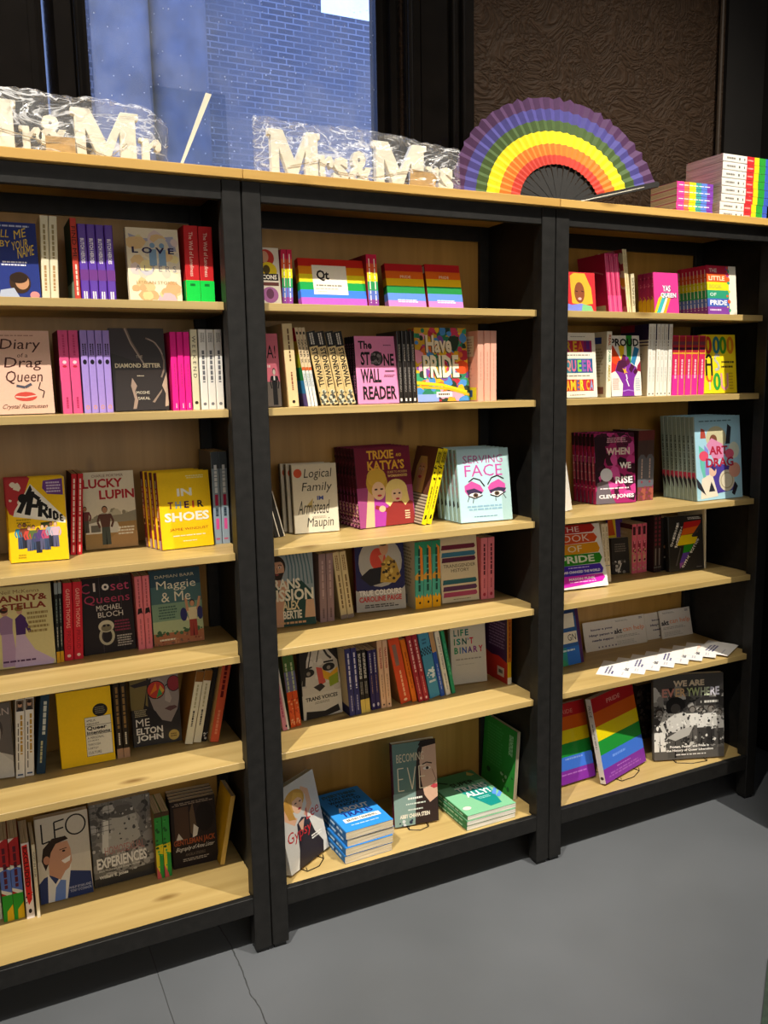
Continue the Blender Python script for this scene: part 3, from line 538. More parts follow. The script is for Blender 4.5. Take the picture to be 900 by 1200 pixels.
K('qint', 'plain yellow cover with white panel and black disc', ['#f3c60a', ('r',.48,.1,.97,.62,'#4a4640'), ('r',.487,.105,.963,.615,'#e6e2d4'), ('e',.78,.7,.14,.085,'#241f1c'), ('l',.68,.65,.88,.75,'#7a7468',4), ('r',.487,.5,.963,.506,'#4a4640'), ('r',.487,.38,.963,.386,'#4a4640'), ('t','AMELIA',.51,.56,.68,.59,'#2a2622',''), ('t','ABRAHAM',.51,.515,.74,.545,'#2a2622',''), ('t','Queer',.51,.44,.88,.5,'#2a2622','b'), ('t','Intentions',.51,.39,.94,.435,'#2a2622','b'), ('t','A PERSONAL',.51,.33,.82,.36,'#2a2622',''), ('t','JOURNEY',.51,.29,.72,.315,'#2a2622',''), ('t','THROUGH',.51,.24,.74,.27,'#2a2622',''), ('t','LGBTQ+',.51,.19,.7,.22,'#2a2622',''), ('t','CULTURE',.51,.13,.75,.165,'#2a2622','')], hb=1)
K('bronze', 'black spines with bronze serif lettering', ['#1c1612'], ['#2a211b', ('l',.2,.4,.8,.95,'#8a6a3c',1, 'v'), ('l',.3,.18,.7,.34,'#d8d0c0',1,'v'), ('r',0,0,1,.13,'#b08a6c')], grp='bronze lettered spines on the fifth shelf')
K('elton', 'dark close-up portrait cover with rainbow round glasses', ['#2a2526', ('r',0,.5,.35,1,'#7a6a3c'), ('p',[(.4,1),(.36,.7),(.46,.48),(.62,.32),(.8,.28),(.95,.45),(1,.6),(1,1)],'#8d827e'), ('p',[(.36,.86),(.6,.9),(.7,.83),(.7,.72),(.5,.66)],'#9a8f8a'), ('p',[(0,.84),(.45,.9),(.42,.82),(.1,.8)],'#332c2c'), ('p',[(.35,.8),(.3,.55),(.5,.45),(.62,.3),(.4,.24),(.2,.3),(.25,.5)],'#231e20'), ('o',.53,.74,.19,.125,.02,'#1c1618'), ('e',.53,.74,.175,.112,'#b83a2c'), ('p',[(.53,.62),(.62,.8),(.7,.72)],'#c8a040'), ('p',[(.4,.68),(.53,.84),(.55,.74)],'#d8741c'), ('p',[(.53,.63),(.66,.67),(.6,.76)],'#3c8a4c'), ('o',.9,.8,.14,.11,.02,'#1c1618'), ('e',.9,.8,.125,.1,'#8a2c34'), ('s',[(.72,.78),(.78,.8)],.02,'#1c1618'), ('p',[(.72,.74),(.7,.58),(.8,.54),(.84,.6),(.78,.74)],'#a89c96'), ('p',[(.68,.47),(.78,.5),(.9,.5),(.95,.47),(.8,.43)],'#5a3c3c'), ('t','ME',.08,.27,.36,.37,'#e9e4da',''), ('t','ELTON',.08,.16,.62,.25,'#e9e4da','b'), ('t','JOHN',.08,.05,.62,.15,'#e9e4da','b'), ('e',.84,.1,.11,.07,'#c8a850'), ('l',.77,.07,.91,.13,'#7a5a20',2), ('l',.06,.4,.32,.5,'#a89c7c',5)], gloss=1)
K('creamlean', 'pale cream spines leaning right with orange tops', ['#b98a48'], ['#e6dfc4', ('r',0,.86,1,1,'#8a5a24'), ('l',.3,.5,.65,.82,'#b8b088',1,'v'), ('l',.3,.24,.65,.46,'#3a3428',1, 'v')], ['#9a6a2c'], grp='cream spines leaning on the fifth shelf')  # brown top band paints the shelf's shadow onto the cream spines
K('darkthin', 'thin black spine squeezed between leaning books', ['#1a1616'], ['#1e1a1a', ('d',.1,.02,.9,.12,8,3,['#c8c4bc'],.1,.3)])
K('orangered', 'orange red spine leaning against the black post', ['#d8a468'], ['#cf5838', ('l',.2,.55,.75,.97,'#6a1418',1, 'v'), ('l',.25,.1,.7,.4,'#e08a68',1,'v')], ['#d8b078'])
# ---- left bookcase, bottom shelf
K('sliver', 'white spine at the picture edge', ['#d8d4c8'], ['#e4e2d6', ('r',0,0,1,.2,'#e8ecd8')])
K('tricolor', 'red blue green and yellow spines', ['#8a7458'], ['#b0282c', ('p',[(0,.95),(.6,1),(.1,1),(0,1)],'#e8dcd0'), ('p',[(0,.62),(1,.66),(1,.3),(0,.36)],'#5a74c0'), ('p',[(0,.62),(0,.68),(1,.62),(1,.66)],'#e8e4d8'), ('p',[(0,.36),(1,.28),(1,.34),(0,.4)],'#dcdcd0'), ('r',0,0,1,.32,'#2c9a2c'), ('p',[(.35,0),(.4,.12),(1,.2),(1,0)],'#e0b418'), ('l',.25,.4,.75,.9,'#5a1c2c',1,'v')], grp='multicoloured spines on the bottom shelf')
K('excluded', 'white spine with red splash and black scratched title', ['#ded4ce'], ['#e6dcd8', ('p',[(.1,.97),(.75,.98),(.9,.6),(.85,.25),(.4,.18),(.15,.3)],'#d8201c'), ('t','EXCLUDED',.2,.42,.75,.95,'#5a0c10','vb'), ('d',.1,.2,.9,.4,10,7,['#d8201c','#1c1616'],.06,.2), ('e',.5,.1,.2,.03,'#2a2222')])
K('thincream', 'very thin cream spine with tiny black title', ['#dcd0b0'], ['#e2d6b8', ('t','GOD IN PINK',.25,.55,.75,.9,'#2a2418','v')])
K('leo', 'grey cover with big thin title and smiling man in suit', ['#c5bdb0', ('r',.0,.0,1,.5,'#d2cabc'), ('s',[(.12,.93),(.12,.7),(.26,.715)],.03,'#1f1b1b'), ('s',[(.55,.94),(.36,.925),(.36,.71),(.55,.735)],.03,'#1f1b1b'), ('s',[(.36,.83),(.53,.845)],.03,'#1f1b1b'), ('o',.76,.85,.2,.125,.03,'#1f1b1b'), ('p',[(.0,0),(.0,.24),(.1,.3),(.35,.34),(.6,.32),(.98,.26),(1,0)],'#2c3a6a'), ('p',[(.14,.0),(.17,.34),(.3,.2),(.5,.36),(.62,.4),(.5,0)],'#e2e0dc'), ('p',[(.26,0),(.3,.16),(.4,.24),(.5,.22),(.46,0)],'#6a86c8'), ('p',[(.2,.32),(.2,.58),(.35,.68),(.58,.68),(.63,.58),(.64,.44),(.58,.36),(.5,.33),(.4,.24),(.26,.3)],'#c79478'), ('p',[(.08,.5),(.12,.64),(.3,.74),(.55,.74),(.6,.7),(.36,.67),(.26,.58),(.2,.45),(.14,.38)],'#2e2019'), ('e',.17,.5,.06,.05,'#b98268'), ('p',[(.44,.46),(.62,.5),(.6,.44),(.5,.42)],'#f0e8e0'), ('s',[(.42,.59),(.56,.6)],.015,'#3a241a'), ('e',.5,.57,.03,.012,'#2a1c18'), ('t','PHILIP RYAN AND',.55,.1,.97,.13,'#c8cce0',''), ('t','TONY O\u2019CONNOR',.56,.06,.97,.09,'#c8cce0','')])
K('exper', 'glossy black and white photograph cover with white capitals', ['#75716c', ('d',0,0,1,1,90,11,['#55514d','#8d8984','#a8a49e','#66625e','#3c3936'],.03,.14), ('p',[(.2,.5),(.3,.8),(.5,.85),(.75,.78),(.8,.5),(.6,.4),(.35,.4)],'#a9a59c'), ('p',[(.3,.8),(.45,.93),(.65,.92),(.75,.8),(.5,.78)],'#57534e'), ('p',[(0,.0),(1,.0),(1,.14),(0,.1)],'#2e2b2a'), ('d',0,.1,1,1,120,5,['#4a4643','#8d8984','#b8b4ae','#3c3936'],.008,.035), ('p',[(.16,.4),(.2,.8),(.3,.78),(.26,.38)],'#cfccc4')]+[('s',[(x/10,.62),(x/10+.02,1)],.008,'#4a4643') for x in (0,1,2,3,9)]+[('s',[(0,.66+y*.06),(.35,.66+y*.06)],.008,'#4a4643') for y in range(6)]+[('t','HOMOSEXUAL',.2,.36,.85,.46,'#a8706a',''), ('t','EXPERIENCES',.06,.21,.88,.34,'#ece8e2','b'), ('t','Boyd McDonald and Straight to Hell',.08,.165,.75,.2,'#e8e4dc',''), ('t','William E. Jones',.08,.08,.55,.13,'#e8e4dc','b')], gloss=1)
K('green2', 'green and yellow spines with pink feet', ['#8a6c40'], ['#2f8f3c', ('r',0,.93,1,1,'#4a3424'), ('p',[(0,.5),(1,.52),(1,.36),(0,.4)],'#dcc81c'), ('p',[(0,.45),(.45,.45),(.4,.1),(0,.15)],'#d8c428'), ('d',.2,.1,.8,.9,12,4,['#1c5a28','#52b04c'],.1,.25), ('p',[(0,0),(0,.2),(.5,.06),(.6,0)],'#c85a5a')], grp='green spines on the bottom shelf')
K('jack', 'dark cover with two pale figures and orange title', ['#261c1a', ('l',.05,.92,.95,.97,'#8a7a6a',2), ('r',.08,.42,.4,.9,'#4a3426'), ('p',[(.1,.42),(.16,.52),(.25,.42)],'#c8c0b4'), ('p',[(.42,.8),(.5,.95),(.56,.6),(.5,.42),(.42,.5)],'#5a4632'), ('p',[(.5,.62),(.6,.55),(.56,.44),(.46,.42)],'#d4ccc0'), ('e',.75,.7,.2,.22,'#1a1212'), ('t','GENTLEMAN JACK',.04,.31,.96,.42,'#9a4c28','b'), ('t','Biography of Anne Lister',.06,.23,.95,.31,'#e2dcd0','i'), ('t','ANGELA STEIDELE',.28,.16,.72,.2,'#7a6a5c',''), ('l',.2,.08,.82,.13,'#a89c8c',2)], ['#2a1f1c'], hb=0)
K('yellowlean', 'yellow covered book leaning against the side panel', ['#c89c24'], ['#d8b25c'], ['#dcb02a'], pg=0)
# ---- middle bookcase, top shelf
K('icons', 'white cover with round coloured portrait badges', ['#ece2d0', ('e',.62,.82,.24,.15,'#c83c30'), ('e',.58,.84,.12,.1,'#d8a080'), ('e',.66,.6,.26,.15,'#ecd024'), ('e',.62,.62,.1,.08,'#5a4a20'), ('r',.4,.43,.95,.55,'#241e1a'), ('t','ICONS',.45,.45,.9,.53,'#ece4d4','b'), ('r',.4,.34,.95,.4,'#6a3a34'), ('e',.68,.18,.24,.14,'#a868a0'), ('e',.68,.2,.11,.09,'#6a3c5a')])
_sp = ['#c81e50']+RB(['#d0204c','#e05a30','#d8d020','#2c9a5c','#5a74cc','#8a4098'])+[('l',.35,.1,.65,.92,'#f0e8e0',1,'v')]
K('rainA', 'small rainbow striped spines', ['#b01c40'], _sp, grp='small rainbow spines on the top shelf')
K('rainB', 'little rainbow banded spines with dark red back', ['#b01c40'], _sp, ['#7a1220'], grp='little rainbow spines right of the wide book')
K('qt', 'wide rainbow striped book with white label panel', ['#c8202c']+RB(['#cc2a20','#e08a14','#e6d41c','#129a48','#3c7ae8','#b05ac0'])+[('r',.2,.24,.72,.86,'#ebe4d4'), ('t','Qt',.26,.52,.45,.76,'#1c1818','b'), ('l',.23,.4,.66,.46,'#8a8478',1), ('l',.23,.34,.6,.38,'#b8b0a4',1), ('l',.26,.29,.4,.31,'#a8a094',1)], ['#cc2a20']+RB(['#cc2a20','#e08a14','#e6d41c','#129a48','#3c7ae8','#b05ac0']), gloss=1)
_pr = ['#c8202c']+RB(['#b81c24','#dc6414','#e2b80c','#12803a','#5a86d8','#c07ac0'], 0, 1, 0, 1)+[('t','PRIDE',.38,.68,.66,.74,'#e8dcc8',''), ('l',.24,.12,.8,.2,'#dce4f0',2)]
K('prideA', 'small rainbow striped hardback, left of an identical pair', _pr, ['#8a1418']+RB(['#8a1418','#a04a14','#9a8a10','#0c5a28','#3c5a9a','#8a5a8a']), hb=1)
K('prideB', 'small rainbow striped hardback, right of an identical pair', _pr, ['#8a1418', ('r',.2,.82,.8,.97,'#d8d0c4')], hb=1)
# ---- middle bookcase, second shelf
K('sa', 'pink cover with suited figure left of leaning cream book', ['#de7484', ('t','SA!',.44,.66,.9,.84,'#20181a',''), ('l',.3,.52,.75,.58,'#f0d0cc',1), ('r',0,.0,1,.34,'#6a6058')]+FIG(.8,.02,.5,'#d8c8b8','#1c1a1c','#1c1a1c')+[('r',.77,.36,.82,.42,'#e8e4dc')])
K('creamthick', 'thick cream spine tilting left with small dark lettering', ['#c8a878'], ['#dcc493', ('l',.4,.55,.65,.94,'#6a4a2c',1,'v'), ('l',.4,.2,.65,.42,'#8a4a34',1,'v'), ('e',.5,.06,.15,.02,'#2a2018')], ['#c2a06c'], hb=0)
K('whiterain', 'slim tilted spines with black titles and rainbow side', ['#d8c428'], ['#eae6de', ('r',0,.5,1,1,'#d8c09a'), ('e',.5,.93,.3,.02,'#241c18'), ('t','QUEER X',.2,.55,.85,.85,'#2c2420','vb'), ('r',0,.46,1,.5,'#c8602c'), ('l',.2,.25,.8,.42,'#8aa0b0',2,'v')], ['#c81e30']+RB(['#c0202c','#c8a020','#a8a820','#2c8a4c','#3c8ac8','#6a5a9a']), grp='slim tilted spines on the second shelf')
K('stonewall', 'tilted black topped spines with tall beige block title', ['#2a2622'], ['#d8bc84', ('r',0,.8,1,1,'#1e1a18'), ('l',.25,.82,.75,.98,'#d8d0c4',2,'v'), ('t','STONEWALL',.2,.25,.85,.78,'#1c1814','vb'), ('d',.05,.02,.95,.2,26,6,['#5a5a50','#c8ccb8','#3c3c36'],.08,.25)], grp='tilted beige titled spines on the second shelf', gloss=1)
K('reader', 'pink cover with heavy black title and round photo', ['#e58ab8', ('t','The',.1,.81,.42,.93,'#211a1c','b'), ('t','ST',.14,.57,.36,.77,'#211a1c','b'), ('t','NE',.68,.56,.93,.74,'#211a1c','b'), ('e',.52,.67,.15,.11,'#2a2426'), ('d',.4,.6,.64,.74,20,4,['#5a5456','#3c3638','#7a7274'],.02,.05), ('t','WALL',.12,.31,.6,.52,'#211a1c','b'), ('t','READER',.15,.06,.95,.26,'#211a1c','b'), ('l',.7,.46,.95,.5,'#40303a',1), ('l',.66,.39,.94,.43,'#7a4a60',2), ('l',.68,.85,.9,.88,'#7a4a60',1)], ['#2a2024', ('t','STONEWALL READER',.2,.15,.8,.9,'#c87aa0','v')])
K('black4', 'black spines with white lettering and white foot marks', ['#221e1c'], ['#272321', ('l',.3,.58,.7,.82,'#b8b0a8',2,'v'), ('l',.3,.16,.7,.5,'#8a8480',2,'v'), ('r',.3,.03,.7,.07,'#ece8e4')], ['#1c1918'], grp='black spines on the second shelf', gloss=1)
K('havepride', 'busy multicoloured cover with tall cream lettering', ['#cfa02c', ('d',0,0,1,1,150,21,['#c83c5a','#2c7a5a','#e0b020','#7a4a9a','#d8702c','#4a8ac8','#2a3c2c','#e89ab0','#3c9a6c','#b02c3c'],.04,.13), ('r',.0,.0,.4,.1,'#8aa0d8'), ('s',[(.0,.26),(.5,.22),(.95,.12)],.05,'#e8c41c'), ('s',[(.1,.2),(.6,.17),(1,.08)],.04,'#e0a81c'), ('e',.88,.46,.14,.09,'#d84a1c'), ('t','Have',.19,.65,.68,.89,'#5a4a34','b'), ('t','Have',.21,.66,.7,.9,'#f0e2c4','b'), ('t','PRIDE',.12,.31,.8,.62,'#2a4a34','b'), ('t','PRIDE',.14,.325,.82,.63,'#f2e6c8','b'), ('r',.36,.06,.66,.13,'#ece8dc'), ('l',.39,.07,.63,.12,'#6a5a4a',1)], ['#c89024', ('d',0,0,1,1,40,4,['#2a3c2c','#c83c5a','#2c7a5a'],.1,.4)], gloss=0)
K('peach3', 'peach pink spines with text panel on back', ['#d99a84'], ['#e2a690', ('l',.4,.3,.6,.7,'#c88a76',1,'v')], ['#dc9c86', ('r',.12,.64,.85,.93,'#e8d8c0'), ('l',.18,.67,.8,.9,'#b89a80',6), ('l',.12,.3,.8,.58,'#c88470',6), ('r',.5,.02,.95,.2,'#e2d028'), ('r',.55,.06,.8,.16,'#3c5a8a')], grp='peach pink spines on the second shelf')
# ---- middle bookcase, third shelf
K('darklean', 'black white-edged book leaning on the left post', ['#1f1d1a'], ['#23211e', ('r',.82,0,1,1,'#d8d0c0')], grp='dark books leaning at the left post')
K('logical', 'pale cover with handwritten title and orange sticker', ['#d2c8b2', ('e',.14,.87,.09,.065,'#c8502c'), ('p',[(.28,.38),(.45,.5),(.42,.36)],'#b8a060'), ('t','Logical',.26,.76,.9,.93,'#3a362e','i'), ('t','Family',.2,.57,.9,.73,'#3a362e','i'), ('t','Armistead',.1,.27,.82,.47,'#3a362e','i'), ('t','Maupin',.28,.04,.9,.22,'#3a362e','i'), ('t','IM',.54,.47,.68,.53,'#3c4a8a','b'), ('l',.4,.2,.75,.24,'#a89c88',2)], ['#8a7c62', ('l',.3,.1,.7,.95,'#4a4234',1,'v')], hb=1)
K('trixie', 'maroon cover with gold capitals and two blond wigged faces', ['#722038', ('r',0,.0,1,.5,'#9a4478'), ('p',[(.25,0),(.3,.42),(.52,.4),(.56,0)],'#a83a9c'), ('p',[(.1,0),(.2,.5),(.3,.5),(.26,.0)],'#e0b088'), ('p',[(.45,.0),(.5,.22),(.75,.36),(.98,.28),(1,0)],'#8a2c28'), ('e',.36,.55,.19,.17,'#c8a03c'), ('e',.36,.62,.17,.12,'#d4ac44'), ('e',.38,.45,.12,.115,'#e8c09c'), ('p',[(.5,.42),(.48,.3),(.56,.24),(.62,.3),(.78,.3),(.84,.24),(.92,.3),(.9,.42)],'#e8cf80'), ('e',.7,.44,.2,.145,'#e8cf80'), ('e',.7,.385,.1,.09,'#ecc8a4'), ('p',[(.6,.44),(.66,.5),(.78,.49),(.8,.42),(.74,.46)],'#e8cf80'), ('s',[(.31,.47),(.36,.47)],.025,'#3a1c24'), ('s',[(.41,.47),(.46,.47)],.025,'#3a1c24'), ('s',[(.64,.4),(.68,.4)],.025,'#3a1c24'), ('s',[(.73,.4),(.77,.4)],.025,'#3a1c24'), ('e',.39,.39,.04,.014,'#c02c48'), ('e',.71,.33,.035,.013,'#c02c48'), ('s',[(.3,.25),(.5,.2),(.7,.24)],.06,'#8a2c28'), ('e',.42,.22,.06,.04,'#e0b088'), ('t','TRIXIE',.22,.85,.7,.96,'#e6b03c','b'), ('t','AND',.74,.87,.84,.91,'#e6b03c','b'), ('t','KATYA\u2019S',.22,.71,.88,.83,'#e6b03c','b'), ('t','GUIDE TO MODERN',.56,.66,.92,.69,'#e6c070',''), ('t','WOMANHOOD',.56,.61,.92,.645,'#e6c070','b'), ('l',.82,.06,.92,.18,'#e8c8a0',4)], ['#4a1626', ('d',.1,.4,.9,.95,24,2,['#1c0c12','#6a2438'],.1,.3), ('d',.1,.02,.9,.3,26,5,['#d89ab0','#e8c8a0','#8a2c5a'],.1,.3)], hb=1)
K('yellow2', 'yellow spines leaning right with portrait back cover', ['#e8cf10'], ['#f0d810', ('t','8008',.15,.8,.85,.97,'#2a2408','b'), ('d',.15,.55,.85,.78,8,3,['#2a2408'],.12,.25), ('l',.3,.2,.7,.5,'#8a7a10',1,'v'), ('p',[(.3,.06),(.7,.08),(.6,.13),(.35,.12)],'#1c1808')], ['#3a241c', ('r',0,.35,1,1,'#6a4030')]+PT(.45,.68,.17,'#c89474','#c8a060','#3a241c',long=True)+[('e',.45,.6,.08,.02,'#b0384a'), ('r',0,0,1,.38,'#cdbfa8')]+[('r',0,.02+i*.04,1,.038+i*.04,'#6a5c4c') for i in range(9)], grp='yellow spines leaning on the third shelf')
K('serving', 'pale blue cover with two made-up eyes', ['#b4d4dc', ('r',.82,0,1,1,'#a3c2c2'), ('t','SERVING',.12,.8,.88,.91,'#b0508c',''), ('t','FACE',.14,.62,.86,.78,'#c0489a',''), ('p',[(.12,.5),(.26,.56),(.42,.5),(.48,.42),(.4,.36),(.2,.34),(.12,.42)],'#c8509c'), ('p',[(.14,.44),(.3,.46),(.46,.4),(.38,.35),(.2,.34)],'#3a2c4c'), ('p',[(.56,.46),(.62,.52),(.78,.57),(.9,.5),(.9,.4),(.78,.36),(.6,.38)],'#c8509c'), ('p',[(.58,.42),(.76,.46),(.92,.44),(.84,.36),(.64,.36)],'#3a2c4c'), ('e',.31,.36,.12,.038,'#ece8e4'), ('e',.74,.37,.12,.038,'#ece8e4'), ('e',.32,.365,.05,.03,'#5a4634'), ('e',.73,.375,.05,.03,'#5a4634'), ('e',.32,.365,.02,.014,'#161210'), ('e',.73,.375,.02,.014,'#161210'), ('s',[(.2,.55),(.3,.6),(.42,.57),(.5,.48)],.022,'#221a1a'), ('s',[(.56,.5),(.64,.59),(.76,.62),(.88,.57)],.022,'#221a1a'), ('s',[(.18,.36),(.31,.32),(.45,.36)],.02,'#16121a'), ('s',[(.6,.36),(.74,.325),(.9,.39)],.02,'#16121a'), ('s',[(.2,.35),(.16,.28)],.012,'#16121a'), ('s',[(.28,.33),(.26,.26)],.012,'#16121a'), ('s',[(.7,.33),(.7,.27)],.012,'#16121a'), ('s',[(.85,.36),(.9,.3)],.012,'#16121a'), ('l',.14,.15,.86,.23,'#8ab0c8',2), ('l',.25,.06,.72,.08,'#6a90a8',1)], ['#9cbcbc', ('l',.3,.35,.7,.95,'#c8809c',1,'v'), ('p',[(.2,.2),(.8,.22),(.6,.3),(.3,.28)],'#1c1a20')], hb=1)
# ---- middle bookcase, fourth shelf
K('mission', 'cover of bearded man in green shirt with white letters', ['#8d9aa0']+[('s',[(.45+i*.07,1),(.5+i*.07,.8),(.48+i*.08,.55)],.025,'#4c6a74') for i in range(7)]+[('p',[(0,0),(.05,.5),(.3,.6),(.75,.6),(.95,.45),(1,0)],'#23423c')]+PT(.26,.78,.15,'#c8987a','#2c2018','#23423c',beard=True)+[('p',[(.08,0),(.16,.3),(.3,.5),(.42,.62),(.48,.55),(.38,.35),(.34,0)],'#c8987a'), ('p',[(.78,.1),(.82,.34),(.98,.34),(1,.1)],'#c8a080'), ('t','TRANS',.02,.5,.72,.64,'#e6e0cc','b'), ('t','MISSION',.02,.34,.98,.5,'#e6e0cc','b'), ('t','ALEX',.34,.22,.68,.34,'#d8c8a0','b'), ('t','BERTIE',.34,.1,.72,.21,'#e0d8c4','b'), ('l',.2,.02,.9,.07,'#d0a070',1)])
K('mauve', 'mauve grey spines with faint lettering', ['#7a6460'], ['#94797a', ('l',.3,.35,.7,.9,'#b89c9a',1,'v'), ('l',.3,.06,.7,.2,'#6a5454',1,'v')], grp='mauve spines on the fourth shelf')
K('creamleft', 'cream spines tilting left with brown lettering', ['#b09a70'], ['#d0bc90', ('l',.25,.72,.75,.95,'#8a6a44',2,'v'), ('l',.3,.16,.7,.66,'#7a6240',1, 'v'), ('r',0,0,1,.06,'#8a7a70')], grp='cream tilted spines on the fourth shelf')
K('colours', 'navy and grey cover with seated figure in circle', ['#2a2a58', ('p',[(0,.0),(0,.28),(.06,.26),(.94,.26),(1,.3),(1,0)],'#b8b4ae'), ('e',.52,.62,.44,.32,'#b0aca6'), ('e',.47,.66,.16,.14,'#d04a3a'), ('p',[(.1,.44),(.3,.54),(.6,.56),(.62,.36),(.3,.32)],'#26242a'), ('p',[(.5,.36),(.55,.6),(.68,.7),(.84,.6),(.92,.42),(.8,.34)],'#b89440'), ('d',.55,.38,.88,.62,22,3,['#3a3020','#d8b860','#6a5028'],.02,.05), ('e',.6,.8,.09,.1,'#c89878'), ('e',.59,.87,.1,.05,'#3a281c'), ('p',[(.48,.7),(.56,.6),(.6,.72)],'#c89878'), ('t','TRUE COLOURS',.06,.2,.92,.27,'#f0ece8','b'), ('t','CAROLINE PAIGE',.06,.12,.92,.19,'#c83c3a','b'), ('l',.14,.04,.86,.09,'#4a4644',2)], ['#5a1420', ('l',.3,.2,.7,.9,'#8a2c38',1,'v')], gloss=0)
K('teal3', 'teal spines with orange flames and yellow feet', ['#d8d0c0'], ['#4aa89a', ('r',0,.8,1,1,'#2f8f6c'), ('p',[(.5,.95),(.9,.9),(1,.5),(.7,.48),(.6,.7)],'#e0862c'), ('p',[(0,.5),(.5,.56),(1,.5),(1,.42),(0,.44)],'#d8a03c'), ('p',[(0,0),(0,.2),(.25,.16),(.4,.22),(.6,.15),(.8,.21),(1,.16),(1,0)],'#ecac14'), ('l',.3,.26,.72,.9,'#1c4a44',1, 'v'), ('e',.55,.09,.12,.02,'#2a2018')], ['#c8c0ae', ('l',.15,.3,.85,.92,'#8a8474',12), ('r',.15,.04,.6,.18,'#8a8c90')], grp='teal spines on the fourth shelf')
K('history', 'cream cover with stacked coloured brush strokes', ['#d6c8aa']+[('p',[(.04,y),(.06,y+.07),(.93,y+.075),(.96,y+.03),(.92,y+.005)],c) for y,c in ((.79,'#6a2238'),(.68,'#3c7490'),(.6,'#5a2440'),(.27,'#2f6470'),(.17,'#5a3458'),(.08,'#b04868'))]+[('t','TRANSGENDER',.08,.52,.94,.57,'#4a4034',''), ('t','HISTORY',.28,.45,.76,.5,'#4a4034',''), ('l',.3,.03,.8,.05,'#8a7a60',1)])
K('pinkb', 'coral pink spines with dark small capitals', ['#d06a74'], ['#de7c88', ('l',.3,.4,.7,.9,'#5a1c2c',1, 'v'), ('l',.35,.18,.65,.34,'#a84858',1,'v'), ('e',.5,.08,.2,.03,'#b02c40')], ['#c8606c'], grp='coral pink spines on the fourth shelf')
# ---- middle bookcase, fifth shelf
K('whitepink', 'white and pink slim spine at the left post', ['#d8c8c0'], ['#d88a98', ('r',.7,0,1,1,'#e8e0d4'), ('l',.2,.2,.55,.5,'#b04a68',1,'v'), ('e',.6,.06,.12,.02,'#2a2020')])
K('orpurple', 'green purple and orange spines tilting left', ['#4a5a30'], ['#d8501c', ('r',0,.78,1,1,'#4a6a34'), ('r',0,.5,1,.78,'#6a6a8c'), ('l',.25,.5,.75,.9,'#b8c090',1,'v'), ('d',.1,.04,.9,.4,16,4,['#f08a3c','#b02c14','#e8a070'],.1,.25)], grp='green and orange spines on the fifth shelf', gloss=1)
K('voices', 'cover of pale face with rainbow paint and white band', ['#c8c0b4', ('d',.05,.4,.95,.98,30,9,['#d4ccc0','#b8aea0','#bdb4a8'],.05,.14), ('s',[(.15,1),(.1,.7),(.06,.5)],.08,'#2e2a28'), ('s',[(.62,1),(.7,.9),(.8,.84)],.05,'#3a3430'), ('s',[(.1,.74),(.3,.76)],.04,'#2a2624'), ('s',[(.6,.8),(.85,.8)],.04,'#2a2624'), ('p',[(0,1),(0,.5),(.1,.75),(.25,1)],'#2a2624'), ('p',[(.7,1),(.95,.8),(1,.5),(1,1)],'#2a2624'), ('s',[(.3,1),(.2,.75)],.03,'#3a3430'), ('s',[(.5,1),(.42,.82)],.025,'#4a443e'), ('e',.2,.68,.15,.06,'#2c2826'), ('e',.72,.72,.16,.06,'#2c2826'), ('e',.2,.67,.05,.03,'#8a8074'), ('e',.72,.71,.05,.03,'#8a8074'), ('p',[(.4,.75),(.55,.72),(.62,.5),(.45,.46)],'#c8564a'), ('p',[(.55,.7),(.75,.62),(.95,.7),(.95,.58),(.7,.52),(.58,.56)],'#d8a028'), ('p',[(.7,.56),(.95,.62),(.95,.46),(.72,.42)],'#8a9a2c'), ('p',[(.3,.46),(.5,.5),(.6,.44),(.45,.38)],'#3a3230'), ('r',0,0,1,.36,'#ccc6ba'), ('t','TRANS VOICES',.08,.26,.9,.32,'#2c2826','b'), ('l',.3,.2,.7,.24,'#8a8478',2), ('p',[(.06,0),(.08,.12),(.3,.1),(.55,.08),(.9,.14),(.94,.04),(.6,0)],'#2c2826')], ['#3a3634'])
K('navyA', 'navy spines with white capitals and beige back', ['#2c2c5a'], ['#33336a', ('l',.35,.4,.75,.93,'#d8d4e0',1, 'v'), ('l',.4,.06,.65,.3,'#a8a4c0',1,'v')], ['#c4b69a', ('r',0,0,1,.14,'#2c2c5a')], grp='navy spines on the fifth shelf')
K('blackB', 'black spines with yellow feet and scratchy lettering', ['#201c1c'], ['#221e20', ('l',.2,.55,.8,.95,'#d0ccc4',2,'v'), ('l',.2,.3,.8,.5,'#8a8680',2,'v'), ('r',0,0,1,.22,'#ccb45a')], grp='black and yellow spines on the fifth shelf')
K('purpB', 'dark purple spines with grey titles and white emblem', ['#2a2248'], ['#30285c', ('l',.3,.62,.7,.95,'#b8b4c0',1,'v'), ('l',.4,.28,.6,.58,'#b08a6c',1,'v'), ('e',.5,.08,.22,.03,'#c8c4d0')], grp='dark purple spines on the fifth shelf')
K('power', 'peach spines with red and brown capitals', ['#c8a080'], ['#dcb494', ('t','TRANS POWER',.3,.58,.7,.9,'#a83a34','vb'), ('l',.35,.14,.65,.5,'#a88468',1,'v'), ('e',.5,.05,.16,.015,'#4a3428')], grp='peach spines on the fifth shelf')
K('orthick', 'thick orange red spine tilting left', ['#8a4a2c'], ['#d8502a', ('r',.25,.58,.6,.9,'#8a6a60'), ('l',.4,.1,.65,.5,'#f0b890',1,'v'), ('e',.5,.05,.16,.02,'#f0c8a8')], ['#9a6a44'])
K('orthin', 'thin orange spine tilting left', ['#c8641c'], ['#e0741c', ('l',.35,.2,.65,.8,'#a84a10',1,'v')])
